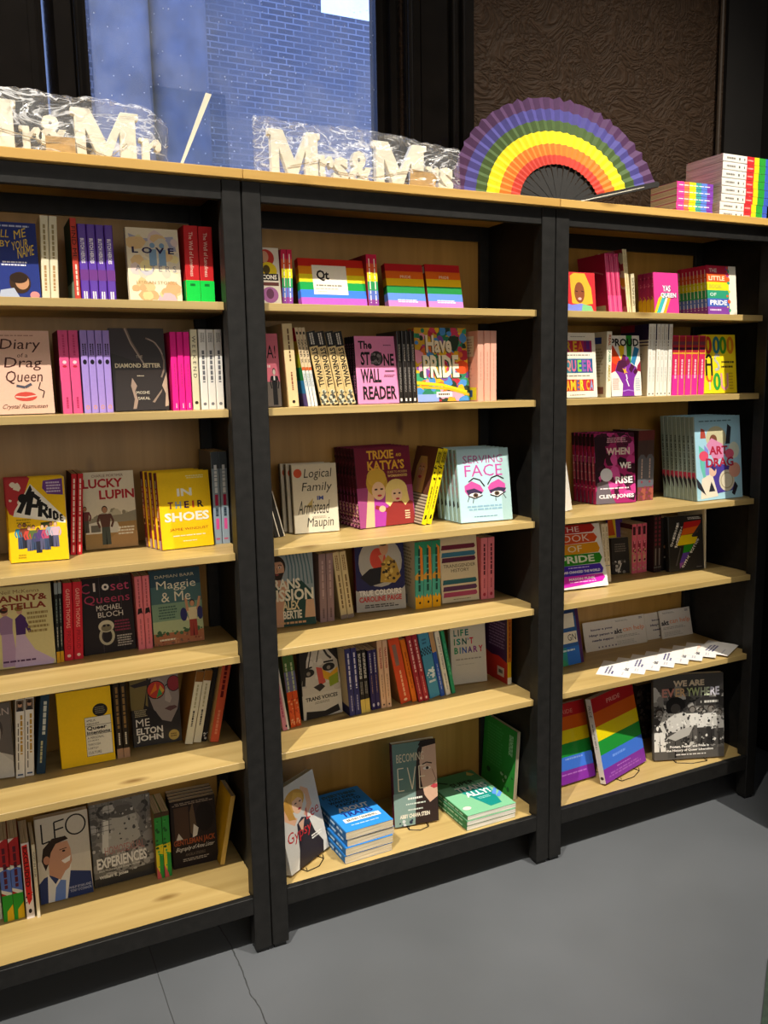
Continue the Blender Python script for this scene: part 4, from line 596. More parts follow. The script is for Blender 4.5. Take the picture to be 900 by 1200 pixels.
K('maroon2', 'maroon spines with pale pink capitals tilting left', ['#7a1c24'], ['#a42c38', ('l',.3,.45,.75,.93,'#ecc0b8',1, 'v'), ('l',.35,.12,.65,.38,'#d08a84',1,'v'), ('e',.5,.05,.18,.02,'#f0d0c8')], grp='maroon spines on the fifth shelf')
K('bluehound', 'wide light blue spine with dark checked band', ['#3a7a9a'], ['#4a94b8', ('l',.25,.82,.7,.92,'#2c5a7a',2)]+[('r',.0+i*.25+(.125 if j%2 else 0),.66+j*.03,.12+i*.25+(.125 if j%2 else 0),.69+j*.03,'#1c2430') for i in range(4) for j in range(4)]+[('d',.2,.3,.8,.45,16,5,['#e0ecf0'],.06,.16), ('l',.2,.22,.85,.28,'#d8e8f0',1)])
K('bluethin', 'royal blue spine with tan top tilting left', ['#24489a'], ['#2c56b4', ('r',0,.68,1,1,'#c09a6c'), ('l',.4,.1,.6,.5,'#c8d0e8',1,'v')])
K('whitethin', 'white spine with black title tilting left', ['#d0ccc0'], ['#e2ded0', ('t','NOT JUST A TOMBOY',.3,.4,.7,.9,'#2c2c34','v'), ('l',.35,.08,.65,.34,'#8a8a90',1,'v')])
K('greenlean', 'green spine tilting furthest beside white cover', ['#1f7a54'], ['#2c9468', ('l',.35,.3,.65,.8,'#6ac09a',1,'v')])
_mc = ['#1f6a6a','#1f5a50','#2c8a5c','#2a7a44','#1c8a7a','#c8283c','#2c7a8a','#3a5aa0','#5a3a7a','#2c4a9a','#8a3a8a','#c83c6a']
K('binary', 'off-white cover with multicoloured three line title', ['#cfc9bc']+[('t',ch,x,y,x+w,y+.11,c,'b') for ch,x,y,w,c in (('L',.1,.82,.08,_mc[0]),('I',.22,.82,.03,_mc[1]),('F',.29,.82,.09,_mc[2]),('E',.42,.82,.1,_mc[0]),('I',.1,.67,.03,_mc[3]),('S',.17,.67,.12,_mc[4]),('N',.33,.67,.13,_mc[1]),('T',.54,.67,.11,_mc[5]),('B',.1,.52,.11,_mc[2]),('I',.25,.52,.03,_mc[6]),('N',.32,.52,.13,_mc[7]),('A',.48,.52,.13,_mc[8]),('R',.64,.52,.12,_mc[10]),('Y',.79,.52,.12,_mc[5]))]+[('r',.49,.74,.51,.78,_mc[9]), ('l',.1,.4,.88,.44,'#9a948a',1), ('l',.12,.32,.7,.34,'#b0aaa0',1)])
K('purpred', 'narrow orange and yellow spine with purple back cover', ['#4a2454'], ['#e2b41c', ('r',0,.34,1,1,'#c8742c'), ('r',0,0,1,.1,'#e8e0d0'), ('l',.3,.4,.7,.95,'#8a3c1c',1,'v')], ['#3f2452', ('p',[(0,0),(0,.4),(.3,.36),(.6,.38),(1,.32),(1,0)],'#c8342c'), ('l',.15,.5,.9,.92,'#8a74a0',9), ('r',.55,.08,.85,.22,'#ded6ca'), ('l',.6,.1,.8,.2,'#2a2424',1)], gloss=1)
# ---- middle bookcase, bottom shelf
K('gypsy', 'pale cover of blond woman in black dress, turned right', ['#c9c5be', ('p',[(.2,0),(.3,.2),(.36,.5),(.5,.55),(.66,.5),(.74,.3),(.9,.12),(.85,0)],'#2b2426'), ('p',[(.4,.5),(.45,.36),(.56,.52)],'#d8a888'), ('p',[(.3,.5),(.1,.62),(.12,.8),(.3,.9),(.36,.86),(.22,.76),(.24,.66),(.4,.56)],'#d8a888'), ('p',[(.62,.52),(.8,.62),(.78,.82),(.62,.9),(.58,.86),(.68,.78),(.68,.66),(.56,.56)],'#d8a888'), ('e',.4,.78,.26,.13,'#c89848'), ('p',[(.12,.78),(.2,.6),(.36,.56),(.3,.7),(.24,.85)],'#b8883c'), ('e',.46,.72,.13,.11,'#e0b494'), ('p',[(.32,.78),(.42,.88),(.6,.82),(.62,.74),(.5,.8)],'#d8a850'), ('s',[(.4,.74),(.45,.74)],.02,'#3a241c'), ('s',[(.51,.74),(.56,.74)],.02,'#3a241c'), ('e',.49,.66,.04,.013,'#b02c34'), ('t','Gypsy',.05,.3,.7,.46,'#b82a2c','i'), ('t','Lee',.6,.48,.96,.62,'#b8403c','i'), ('l',.62,.22,.92,.28,'#e0dcd4',2)], ['#d8d4cc'], gloss=1)
K('blueflat', 'bright blue paperbacks lying flat', ['#2f8ee6', ('t','EVERYTHING',.14,.86,.86,.93,'#1c2c3c','b'), ('t','EVERYTHING',.15,.868,.87,.935,'#4a7a9a',''), ('t','YOU EVER',.2,.77,.8,.84,'#1c2c3c','b'), ('t','WANTED TO',.17,.68,.85,.75,'#1c2c3c','b'), ('t','KNOW',.25,.59,.75,.66,'#1c2c3c','b'), ('t','ABOUT',.2,.45,.86,.56,'#eef2f4','b'), ('t','TRANS',.2,.32,.84,.43,'#1c2c7a','b'), ('r',.14,.19,.9,.28,'#eeeae2'), ('t','BRYNN TANNEHILL',.2,.21,.84,.26,'#2a2a34','b'), ('l',.2,.1,.85,.13,'#bcd8f4',1)], ['#2a6aa8', ('l',.25,.1,.75,.9,'#bcd4ec',1,'v'), ('d',.1,.1,.9,.9,12,3,['#3c80c4','#1c4a80'],.1,.3)], pg=0, grp='blue paperbacks lying in a stack')
K('eve', 'sage green cover of dark haired woman, on wire stand', ['#5f7a72', ('r',0,0,1,.4,'#7d9690'), ('p',[(.46,0),(.5,.3),(.52,.6),(.58,.9),(.72,1),(1,1),(1,0)],'#2e2220'), ('p',[(.7,.93),(.62,.75),(.64,.52),(.7,.34),(.82,.24),(1,.3),(1,.95)],'#c9a48c'), ('p',[(.6,.95),(.7,.92),(1,.94),(1,1),(.66,1)],'#271c1a'), ('s',[(.68,.71),(.78,.73),(.9,.71)],.025,'#33221c'), ('e',.78,.66,.09,.018,'#e0d4c8'), ('e',.79,.66,.035,.018,'#2c2420'), ('s',[(.9,.64),(.98,.5),(.92,.48)],.015,'#8a6454'), ('p',[(.84,.43),(.92,.46),(1,.45),(1,.41),(.92,.4)],'#b03c44'), ('t','BECOMING',.1,.77,.72,.87,'#d8c8a8',''), ('s',[(.25,.7),(.12,.7),(.12,.43),(.25,.43)],.02,'#e0d2b4'), ('s',[(.12,.57),(.23,.57)],.02,'#e0d2b4'), ('s',[(.34,.7),(.43,.43),(.52,.7)],.02,'#e0d2b4'), ('s',[(.76,.7),(.6,.7),(.6,.43),(.76,.43)],.02,'#e0d2b4'), ('s',[(.6,.57),(.73,.57)],.02,'#e0d2b4'), ('l',.3,.3,.68,.34,'#e8e8e0',1), ('l',.26,.24,.76,.27,'#d0d8d0',1), ('l',.3,.17,.7,.2,'#d0d8d0',1), ('t','ABBY CHAVA STEIN',.12,.09,.8,.14,'#e8e0d0','b'), ('d',.1,.0,.4,.06,8,2,['#2a3448','#c8ccd0'],.02,.05)], ['#5a1c2c', ('l',.3,.2,.7,.9,'#8a4450',1,'v')], hb=1)
K('greenflat', 'green paperbacks lying flat', ['#7fbf96', ('r',0,.72,1,1,'#4f8a5c'), ('p',[(.3,.62),(.95,.62),(.8,.1),(.56,.08)],'#138a84'), ('s',[(.05,.95),(.3,.8)],.05,'#1f3a2a'), ('p',[(.8,.9),(.86,.98),(.95,.88),(.86,.86)],'#c8b060'), ('t','SUPER',.3,.68,.8,.78,'#1c2420','b'), ('t','TRANS',.3,.52,.92,.65,'#f2f4f0','b'), ('t','ALLY!',.36,.38,.86,.5,'#f2f4f0','b'), ('l',.5,.28,.78,.34,'#8accc4',2), ('p',[(.82,.34),(.98,.46),(1,.42),(.86,.28)],'#5a90e0'), ('p',[(.84,.26),(1,.36),(1,.3),(.88,.22)],'#5a90e0'), ('e',.14,.16,.08,.04,'#e0d4d0')], ['#3c7a4c', ('l',.25,.1,.75,.9,'#a8ccb0',1,'v')], pg=1, grp='green paperbacks lying in a stack')
K('allyback', 'green text-covered book standing against the side panel', ['#2c8a34', ('l',.12,.3,.62,.92,'#3f9a48',14), ('l',.78,.6,.9,.9,'#b8dcb8',4,'v'), ('e',.22,.2,.06,.04,'#1c4a24'), ('d',.6,.04,.95,.3,8,3,['#a8d0a8','#1c5a28'],.02,.05)], ['#2c7a34'])
# ---- right bookcase, top shelf
K('blonde', 'small red cover with blond woman illustration', ['#c82c34', ('p',[(.2,.2),(.16,.9),(.3,.98),(.66,.97),(.86,.6),(.9,.2),(.6,.16)],'#e2ae34'), ('e',.46,.48,.17,.27,'#8a4a2c'), ('p',[(.26,.6),(.36,.78),(.56,.78),(.66,.6),(.66,.9),(.3,.9)],'#e2ae34'), ('s',[(.32,.52),(.4,.5)],.02,'#241410'), ('s',[(.52,.52),(.6,.5)],.02,'#241410'), ('e',.46,.32,.06,.035,'#e0b0a8'), ('p',[(0,0),(0,.2),(.2,.16),(.5,.2),(.8,.14),(.9,0)],'#7a86dc'), ('p',[(.5,0),(.55,.18),(.85,.14),(.9,0)],'#7cc084')], ['#b02430'])
K('dpink3', 'glossy dark pink tall spines tilting left', ['#b01c44'], ['#cf3a6c', ('r',0,.0,1,.3,'#e8508c'), ('r',.42,.02,.58,.95,'#e27a98')], ['#a8183c', ('s',[(.2,.7),(.6,.72),(.9,.66)],.03,'#c86a70'), ('r',.5,.03,.9,.14,'#a89478')], grp='dark pink spines on the top shelf', gloss=1)
K('beige2', 'thin beige spines with colourful back cover', ['#d8c08a'], ['#ecdcae', ('l',.35,.3,.65,.9,'#c8b078',1,'v')], ['#a83c3c', ('d',0,0,1,1,30,3,['#d8a02c','#8a3c2c','#d8c8a0','#4a2c24','#c86a7a'],.08,.2)], grp='thin beige spines on the top shelf')
K('creamsm', 'small cream spine with dark lettering', ['#c8b890'], ['#d8cca8', ('l',.25,.2,.75,.9,'#4a4030',2,'v')])
K('yas', 'small magenta cover with rainbow arcs and white letters', ['#d8388c', ('p',[(0,.02),(.18,.36),(.34,.48),(.46,.48),(.1,0),(0,0)],'#e8c420'), ('p',[(.08,0),(.4,.5),(.56,.5),(.26,0)],'#3cb0b4'), ('p',[(.24,0),(.52,.46),(.62,.46),(.36,0)],'#e8e0d8'), ('p',[(.34,0),(.6,.46),(.72,.46),(.46,0)],'#e8a020'), ('t','YAS',.38,.53,.7,.68,'#2a2440','b'), ('t','YAS',.36,.54,.68,.69,'#ece8f0','b'), ('t','QUEEN',.3,.36,.92,.5,'#2a2440','b'), ('t','QUEEN',.28,.375,.9,.51,'#ece8f0','b')], ['#b02c5c', ('p',[(0,.3),(.5,.44),(1,.34),(1,0),(0,0)],'#d8a81c'), ('d',.1,.3,.9,.9,8,2,['#d86a8c','#8a2048'],.1,.3)], grp='small magenta books in a row')
K('little', 'small rainbow striped book with white strip', ['#e4dccb']+RB(['#b82440','#dc5a24','#e0d41c','#2c9470','#4060b8','#7a3c98'],0,.74)+[('d',.66,.03,.78,.97,14,5,['#b82440','#dc5a24','#e0d41c','#2c9470','#4060b8','#7a3c98'],.03,.06), ('t','THE',.08,.86,.34,.94,'#e8c8c0','b'), ('t','LITTLE',.06,.7,.6,.79,'#f0d8b0','b'), ('t','BOOK',.06,.54,.5,.62,'#c8bc40','b'), ('t','OF',.08,.38,.3,.45,'#c8e0d4','b'), ('t','PRIDE',.08,.2,.66,.3,'#f0f0f0','b'), ('l',.06,.07,.5,.13,'#d8c0e0',1)], _sp, hb=0)
# ---- right bookcase, second shelf
K('america', 'white cover with three coloured word panels', ['#ebe2cf', ('l',.3,.93,.75,.95,'#8a8070',1), ('r',.12,.7,.9,.88,'#a82058'), ('r',.3,.7,.6,.88,'#b82c34'), ('r',.68,.7,.84,.88,'#5a2a7a'), ('t','R',.16,.71,.32,.87,'#c8a02c','b'), ('t','E',.37,.71,.48,.87,'#e0b02c','b'), ('t','A',.5,.71,.66,.87,'#e8702c','b'), ('t','L',.7,.71,.82,.87,'#8a1c4c','b'), ('l',.14,.64,.86,.67,'#8a8070',1), ('r',.12,.38,.9,.6,'#2c5a8a'), ('r',.12,.38,.3,.6,'#3c7a8a'), ('t','Q',.14,.4,.28,.58,'#d88a7a','b'), ('t','U',.3,.4,.43,.58,'#d8688a','b'), ('t','E',.47,.4,.58,.58,'#8ac83c','b'), ('t','E',.6,.4,.71,.58,'#8a5aa8','b'), ('t','R',.74,.4,.88,.58,'#c85a9a','b'), ('l',.14,.32,.86,.35,'#8a8070',1), ('r',.12,.1,.9,.28,'#b83028'), ('r',.4,.1,.6,.28,'#d86a1c'), ('t','A',.13,.11,.23,.27,'#e8b02c','b'), ('t','M',.25,.11,.39,.27,'#e8c82c','b'), ('t','E',.42,.11,.5,.27,'#5a5a8a','b'), ('t','R',.52,.11,.62,.27,'#e8d83c','b'), ('t','I',.64,.11,.67,.27,'#c82c5a','b'), ('t','C',.69,.11,.78,.27,'#e8a02c','b'), ('t','A',.79,.11,.89,.27,'#8a9ac8','b'), ('l',.2,.03,.7,.05,'#8a8070',1)])
K('americas', 'white spine with coloured letters and beige back', ['#e2d6ba'], ['#ece4d0', ('t','REAL',.3,.78,.75,.95,'#c86a3c','vb'), ('t','QUEER',.3,.53,.75,.74,'#4a8a6a','vb'), ('t','AMERICA',.3,.24,.75,.5,'#b8a030','vb')], ['#ddcfae', ('r',.12,.82,.8,.92,'#3a4a8a'), ('l',.1,.3,.9,.76,'#b8a682',10), ('r',.55,.05,.9,.16,'#8a5a4a')])
K('proud', 'white cover with purple fist over rainbow rays', ['#ebe6dc', ('p',[(0,.8),(.1,.84),(.4,.55),(.0,.42)],'#d8481c'), ('p',[(.28,.84),(.48,.84),(.44,.55),(.36,.56)],'#e8bc1c'), ('p',[(.55,1),(.75,1),(.68,.5),(.56,.5)],'#2c8a2c'), ('p',[(.82,.82),(.98,.78),(.8,.5),(.68,.56)],'#2c7aa8'), ('p',[(0,.58),(.24,.5),(.16,.42),(0,.38)],'#c82c2c'), ('p',[(.9,.5),(1,.58),(1,.4),(.86,.42)],'#9a1c3c'), ('p',[(.34,0),(.38,.2),(.22,.36),(.14,.42),(.24,.56),(.36,.6),(.46,.68),(.6,.64),(.66,.54),(.86,.48),(.88,.38),(.78,.3),(.74,.16),(.75,0)],'#7c2c9a'), ('p',[(.16,.42),(.26,.58),(.5,.62),(.56,.5),(.4,.46),(.44,.38)],'#4a1438'), ('p',[(.36,.6),(.42,.69),(.52,.67),(.48,.58)],'#5a1840'), ('p',[(.5,.57),(.6,.63),(.66,.57),(.58,.5)],'#5a1840'), ('p',[(.6,.44),(.7,.54),(.8,.48),(.68,.38)],'#4a1438'), ('p',[(.74,.4),(.84,.47),(.9,.4),(.8,.35)],'#4a1438'), ('p',[(.38,.46),(.46,.44),(.52,.48),(.5,.42),(.56,.38),(.48,.39),(.44,.36),(.43,.41)],'#e8a82c'), ('s',[(.5,.36),(.53,.28),(.5,.28),(.58,.16)],.035,'#e8e0f0'), ('s',[(.36,.08),(.55,.1),(.75,.08)],.03,'#a878d0'), ('t','PROUD',.03,.82,.97,.95,'#201c1c','b'), ('l',.04,.1,.26,.3,'#d8b0a8',6), ('l',.8,.08,.96,.3,'#b8c0cc',6)])
K('white6', 'tall white thin spines with fine grey lettering', ['#dccfb4'], ['#ece8de', ('l',.4,.5,.6,.96,'#b8a888',1,'v'), ('l',.4,.2,.6,.4,'#a8a4a0',1,'v'), ('e',.5,.03,.16,.012,'#4a4640')], ['#dccbaa', ('r',0,.78,1,1,'#2a1c3c'), ('r',0,.9,.5,1,'#8a1c2c'), ('r',0,.74,1,.76,'#4a3c5a'), ('r',0,.7,1,.715,'#4a2c24'), ('l',.3,.5,.8,.6,'#a89878',3)], grp='tall white spines on the second shelf')
K('redpink5', 'red and magenta spines with banded tops', ['#e8b81c'], ['#d8285c', ('r',0,.0,1,.34,'#e0309a'), ('r',0,.7,1,.98,'#b02834'), ('r',0,.84,1,.9,'#7a3a4a'), ('r',0,.76,1,.8,'#4a1c34'), ('r',0,.69,1,.715,'#e0a030'), ('r',.9,0,1,1,'#e8a82c'), ('l',.3,.28,.7,.6,'#f0c0d0',1, 'v')], grp='red and magenta spines on the second shelf')
K('good', 'yellow cover with rounded neon tube letters', ['#f0d41c']+[('o',x,.82,.11,.15,.075,c) for x,c in ((.18,'#c8342c'),(.42,'#2c7a8a'),(.62,'#4a9a2c'),(.84,'#e0841c'))]+[('s',[(.1,.58),(.1,.46),(.1,.3)],.055,'#241c18'), ('s',[(.26,.6),(.26,.46),(.26,.3)],.055,'#241c18'), ('s',[(.1,.6),(.18,.66),(.26,.6)],.055,'#241c18'), ('s',[(.1,.49),(.26,.49)],.05,'#241c18'), ('s',[(.5,.64),(.4,.66),(.35,.58),(.46,.5),(.48,.42),(.36,.4)],.055,'#b8b8b0'), ('r',.56,.4,.96,.56,'#f0d41c'), ('l',.54,.5,.94,.56,'#2a241c',1), ('l',.54,.42,.92,.48,'#2a241c',1), ('s',[(.1,.3),(.13,.22),(.18,.2),(.24,.22),(.26,.3)],.05,'#e0642c'), ('s',[(.18,.2),(.18,.06)],.05,'#e8c8a0'), ('o',.4,.2,.11,.15,.075,'#2c9a3c'), ('s',[(.54,.34),(.54,.12),(.63,.06),(.72,.12),(.72,.34)],.055,'#e09aa0'), ('l',.76,.05,.9,.36,'#c8a81c',6)])
# ---- right bookcase, third shelf
K('whitelean', 'white speckled book leaning on the left post', ['#dcd6ca'], ['#e6e0d6', ('d',.1,.05,.9,.9,8,4,['#8a8ac0','#d8a060'],.03,.06)], ['#dcd6ca'])
K('rise', 'magenta and black cover with white stacked title and oval', ['#a02468', ('d',0,0,1,1,70,31,['#3a1428','#c83c8c','#5a1a3c','#d050a0','#2a1020'],.05,.16), ('p',[(.02,.55),(.0,.95),(.2,.95),(.3,.75),(.22,.55)],'#2a1220'), ('p',[(.0,.0),(.05,.3),(.3,.34),(.4,.1),(.5,0)],'#6a6068'), ('t','WHEN',.3,.69,.88,.79,'#ecdcd4','b'), ('t','WE',.62,.49,.9,.58,'#f2eef0','b'), ('t','RISE',.5,.28,.93,.38,'#f2eef0','b'), ('e',.28,.41,.15,.095,'#d0d4e4'), ('l',.3,.86,.85,.94,'#d8a8b8',3), ('l',.08,.2,.92,.23,'#f0e4ec',1), ('t','CLEVE JONES',.08,.06,.95,.13,'#f4f0f2','b')], ['#b02458', ('r',0,.82,1,1,'#3a1424'), ('l',.3,.2,.7,.78,'#e8a8c0',1)]+[('r',.25,.66-i*.11,.8,.675-i*.11,'#e8c0d0') for i in range(5)], hb=1)
K('darkred2', 'dark brown and slate spines with red tops', ['#3a1c1c'], ['#4c3a38', ('r',0,.86,1,1,'#6a3030'), ('p',[(0,.2),(0,.6),(.3,.66),(.7,.66),(1,.6),(1,.2)],'#60626c'), ('r',0,.0,1,.2,'#7a4238'), ('d',0,.0,1,.2,12,5,['#a85a4a','#8a3a5a'],.1,.25), ('l',.35,.32,.6,.6,'#c0a8a0',1,'v'), ('e',.5,.27,.1,.02,'#8a3a44')], grp='dark brown spines on the third shelf', hb=1)
K('drag', 'light blue cover with drawn performers and red title', ['#a4d0e2', ('l',.1,.93,.9,.955,'#5a7a8a',1), ('e',.46,.74,.22,.14,'#c8c09a'), ('p',[(.66,.66),(.72,.9),(.8,.86),(.76,.66)],'#2a2a34'), ('p',[(.14,.86),(.12,.74),(.24,.74),(.22,.84)],'#b04a3c'), ('e',.4,.72,.08,.06,'#7a4a34'), ('p',[(.24,.66),(.36,.74),(.6,.66),(.62,.5),(.4,.46)],'#d88ab0'), ('p',[(.08,.66),(.2,.6),(.26,.4),(.18,.22),(.1,.4)],'#6ac0b0'), ('p',[(.2,.66),(.28,.6),(.28,.3),(.2,.3)],'#8a8ad8'), ('e',.84,.58,.12,.1,'#d8dcc8'), ('e',.18,.53,.1,.06,'#e0506c'), ('e',.74,.54,.1,.06,'#e0607c'), ('p',[(.28,.06),(.3,.4),(.56,.42),(.8,.38),(.84,.1)],'#4a3c94'), ('p',[(.08,.02),(.12,.26),(.34,.32),(.46,.04)],'#e8dcc8'), ('p',[(.26,.1),(.32,.22),(.4,.1)],'#2a2a34'), ('e',.36,.34,.08,.06,'#e0b8a0'), ('p',[(.3,.4),(.36,.44),(.44,.38),(.4,.34)],'#3c3070'), ('e',.66,.22,.17,.13,'#d8cdb4'), ('o',.66,.22,.14,.1,.02,'#b0a284'), ('e',.84,.34,.13,.09,'#d89a84'), ('p',[(.76,.06),(.84,.2),(.9,.14),(.82,.03)],'#241f28'), ('p',[(.0,.28),(.1,.2),(.2,.06),(.02,.16)],'#2c2c34'), ('t','ART',.3,.54,.7,.64,'#b02440','b'), ('t','DRAG',.22,.39,.82,.5,'#b02440','b')], ['#8a9c96', ('t','THE ART OF DRAG',.3,.36,.7,.78,'#2a302c','vb'), ('r',0,.26,1,.34,'#c83c58'), ('p',[(0,.26),(1,.1),(1,.22),(.3,.3)],'#2c2c34'), ('r',.84,0,1,1,'#b8ccca')], hb=1)
# ---- right bookcase, fourth shelf
K('bookpride', 'white cover with thick rainbow brush bands', ['#f0ece4', ('p',[(0,1),(.84,1),(.9,.93),(.84,.87),(0,.86)],'#b82420'), ('p',[(0,.86),(.86,.85),(.92,.78),(.86,.71),(0,.69)],'#d8501c'), ('p',[(0,.69),(.9,.7),(.94,.6),(.9,.54),(0,.53)],'#e29a14'), ('p',[(0,.54),(.92,.53),(.96,.45),(.9,.37),(0,.36)],'#2c8a1c'), ('p',[(0,.36),(.9,.36),(.95,.28),(.92,.21),(0,.19)],'#4428a8'), ('p',[(0,.2),(.92,.2),(.96,.14),(.9,.08),(.5,.05),(0,.02)],'#c828b0'), ('t','THE',.2,.89,.58,.97,'#f0e0d8',''), ('t','BOOK',.08,.73,.76,.84,'#f0d8c8',''), ('t','OF',.3,.57,.58,.67,'#f4e8c8',''), ('t','PRIDE',.12,.4,.8,.51,'#e8f0d8','b'), ('l',.25,.31,.7,.34,'#c8b8f0',1), ('t','WHO CHANGED THE WORLD',.1,.24,.88,.28,'#f0ecf8','b'), ('t','MASON FUNK',.24,.13,.76,.17,'#f8e8f4','b'), ('l',.22,.09,.8,.11,'#f0d0ec',1)], gloss=1)
K('creamb', 'cream spines with fine dotted lettering', ['#d0c0a0'], ['#e2d6ba', ('l',.3,.36,.7,.95,'#9a8460',2,'v'), ('r',0,.28,1,.29,'#4a6a8a')], ['#cbb994'], grp='cream dotted spines on the fourth shelf')
K('darkbw', 'small dark cover with grey scribbles at the back', ['#2c2826', ('l',.15,.6,.85,.85,'#6a625c',4), ('d',.05,.02,.95,.35,16,3,['#8a847c','#c8c4bc','#4a4440'],.06,.14), ('p',[(.3,.05),(.5,.3),(.55,.28),(.36,.02)],'#d8d4cc')])
K('yellowtop', 'yellow and purple topped book behind dark cover', ['#5a3c8a', ('p',[(0,0),(0,1),(.5,1),(.75,.0)],'#dcc02c'), ('p',[(0,.7),(0,1),(.3,1),(.5,.7)],'#c8541c')])
K('pinkwhite3', 'pink spines with dark patches and beige back', ['#c85a6a'], ['#d8647c', ('r',.15,.78,.7,.95,'#3a1820'), ('r',.15,.44,.7,.66,'#8a2c40'), ('r',.2,.22,.7,.36,'#c8a07c'), ('d',.1,.05,.8,.9,14,6,['#5a1c2c','#e08a9a','#b89a70'],.1,.24)], ['#a8946c', ('r',0,.9,1,1,'#4a2024'), ('l',.1,.2,.8,.85,'#b8a684',8)], grp='pink patched spines on the fourth shelf')
K('redpat', 'dark spines with red medallion pattern', ['#2a1418'], ['#2c1c1e', ('r',.35,.12,.65,.42,'#7a706a')]+[('e',.5,.94-i*.075,.3,.028,'#6a2430') for i in range(7)]+[('r',0,.07,1,.1,'#5a5450')], grp='dark medallion spines on the fourth shelf')
K('blackc', 'black spine with scattered white marks', ['#171314'], ['#1a1617', ('l',.3,.84,.7,.95,'#8a8684',2), ('s',[(.5,.75),(.45,.62),(.7,.6)],.12,'#d0ccc8'), ('e',.45,.45,.2,.03,'#b8805a'), ('l',.3,.22,.9,.28,'#c8c4c0',1)])
K('bowie', 'black cover with rainbow lightning bolt', ['#2c2926', ('p',[(.46,.88),(.95,.9),(.92,.8),(.42,.76)],'#c02420'), ('p',[(.42,.76),(.92,.8),(.84,.68),(.36,.64)],'#d8641c'), ('p',[(.36,.64),(.7,.655),(.68,.6),(.84,.6),(.76,.48),(.22,.46)],'#e8cc14'), ('p',[(.44,.46),(.72,.475),(.62,.34),(.4,.32)],'#2c8a24'), ('p',[(.4,.32),(.6,.33),(.44,.16),(.3,.14)],'#5a3c9a'), ('p',[(.3,.14),(.44,.16),(.3,.04)],'#8a4a9a'), ('p',[(.66,.62),(.95,.86),(.94,.76),(.72,.6)],'#3c3836'), ('s',[(.34,.42),(.2,.1)],.03,'#5a5654'), ('l',.55,.92,.95,.97,'#c8c0b8',2), ('p',[(.04,.44),(.26,.92),(.34,.9),(.12,.42)],'#2c2926')]+[('t',ch,.05+i*.022,.46+i*.042,.12+i*.022,.498+i*.042,'#ece8e0','b') for i,ch in enumerate('DAVIDBOWIE')]+[('t',ch,.17+i*.022,.43+i*.042,.24+i*.022,.468+i*.042,'#ece8e0','b') for i,ch in enumerate('MADEMEGAY')]+[('t',ch,.36+i*.035,.06+i*.036,.43+i*.035,.094+i*.036,'#ece8e0','b') for i,ch in enumerate('DARRYL BULLOCK') if ch != ' ']+[('l',.78,.04,.94,.06,'#8a8480',1)], gloss=1)
K('creamr', 'slim cream book at the right, back cover showing', ['#d8c8a4'], ['#e2d4b4'], ['#d4c4a0', ('l',.2,.5,.7,.9,'#b8a47c',6)])
# ---- right bookcase, fifth and bottom shelf
K('design', 'blue and teal cover with white title bars and purple side', ['#2c5a96', ('r',.0,.8,.9,.95,'#243c6a'), ('r',0,.62,.84,.86,'#ddd6c4'), ('r',0,.36,.88,.55,'#ddd6c4'), ('t','GN',.58,.4,.84,.51,'#241f28',''), ('r',0,0,.9,.3,'#2c8a8a'), ('r',.5,0,.9,.3,'#2c6ac0'), ('p',[(0,0),(0,.2),(.4,.1),(.5,0)],'#3c9a6a'), ('r',.9,0,1,1,'#4a2454'), ('l',.05,.22,.8,.27,'#c8dce0',1)], ['#4a2454'])
K('cardA', 'white support postcard with dark blue question', ['#d8d0c6', ('t','know a young',.22,.66,.95,.75,'#2c2450','b'), ('t','lgbtq+ person who',.15,.46,.98,.57,'#2c2450','b'), ('t','needs support?',.22,.29,.96,.39,'#2c2450','b')]+[('e',.4+i*.1,.1,.02,.03,'#5a5068') for i in range(6)], cat='card', name='postcard')
K('cardB', 'white support postcard with black and orange title', ['#d8d0c6', ('l',.1,.86,.5,.92,'#9a948a',2), ('t','akt',.04,.46,.28,.64,'#241f28','b'), ('t','can help',.31,.45,.96,.66,'#e2742c',''), ('l',.06,.3,.8,.4,'#a8a298',2), ('l',.06,.06,.7,.22,'#b8b2a8',3), ('l',.82,.86,.94,.94,'#3a3450',2)], cat='card', name='postcard')
K('prideleft', 'large rainbow striped book half hidden by the post', ['#b8242c']+RB(['#b02024','#cc5a14','#e2cc10','#1f8a34','#3c6ed0','#7a2c98'])+[('t','PRIDE',.42,.87,.72,.92,'#d88a7a',''), ('l',.4,.28,.8,.32,'#7a9ae0',1), ('l',.2,.1,.9,.13,'#a868c0',1)], hb=0, gloss=1)
K('prideright', 'large rainbow striped book with white spine, turned right', ['#b8242c']+RB(['#b02024','#cc5a14','#e2cc10','#1f8a34','#3c6ed0','#7a2c98'])+[('t','PRIDE',.34,.88,.66,.93,'#e8a898',''), ('l',.24,.24,.6,.29,'#6a94e8',1), ('l',.3,.12,.7,.14,'#b078c8',1), ('l',.1,.04,.92,.1,'#9a5ab4',2)], ['#ded6cc', ('t','PRIDE',.25,.78,.75,.92,'#2a2624','v'), ('l',.35,.4,.65,.7,'#8a847c',1,'v'), ('e',.5,.06,.3,.02,'#3a3634')], gloss=1)
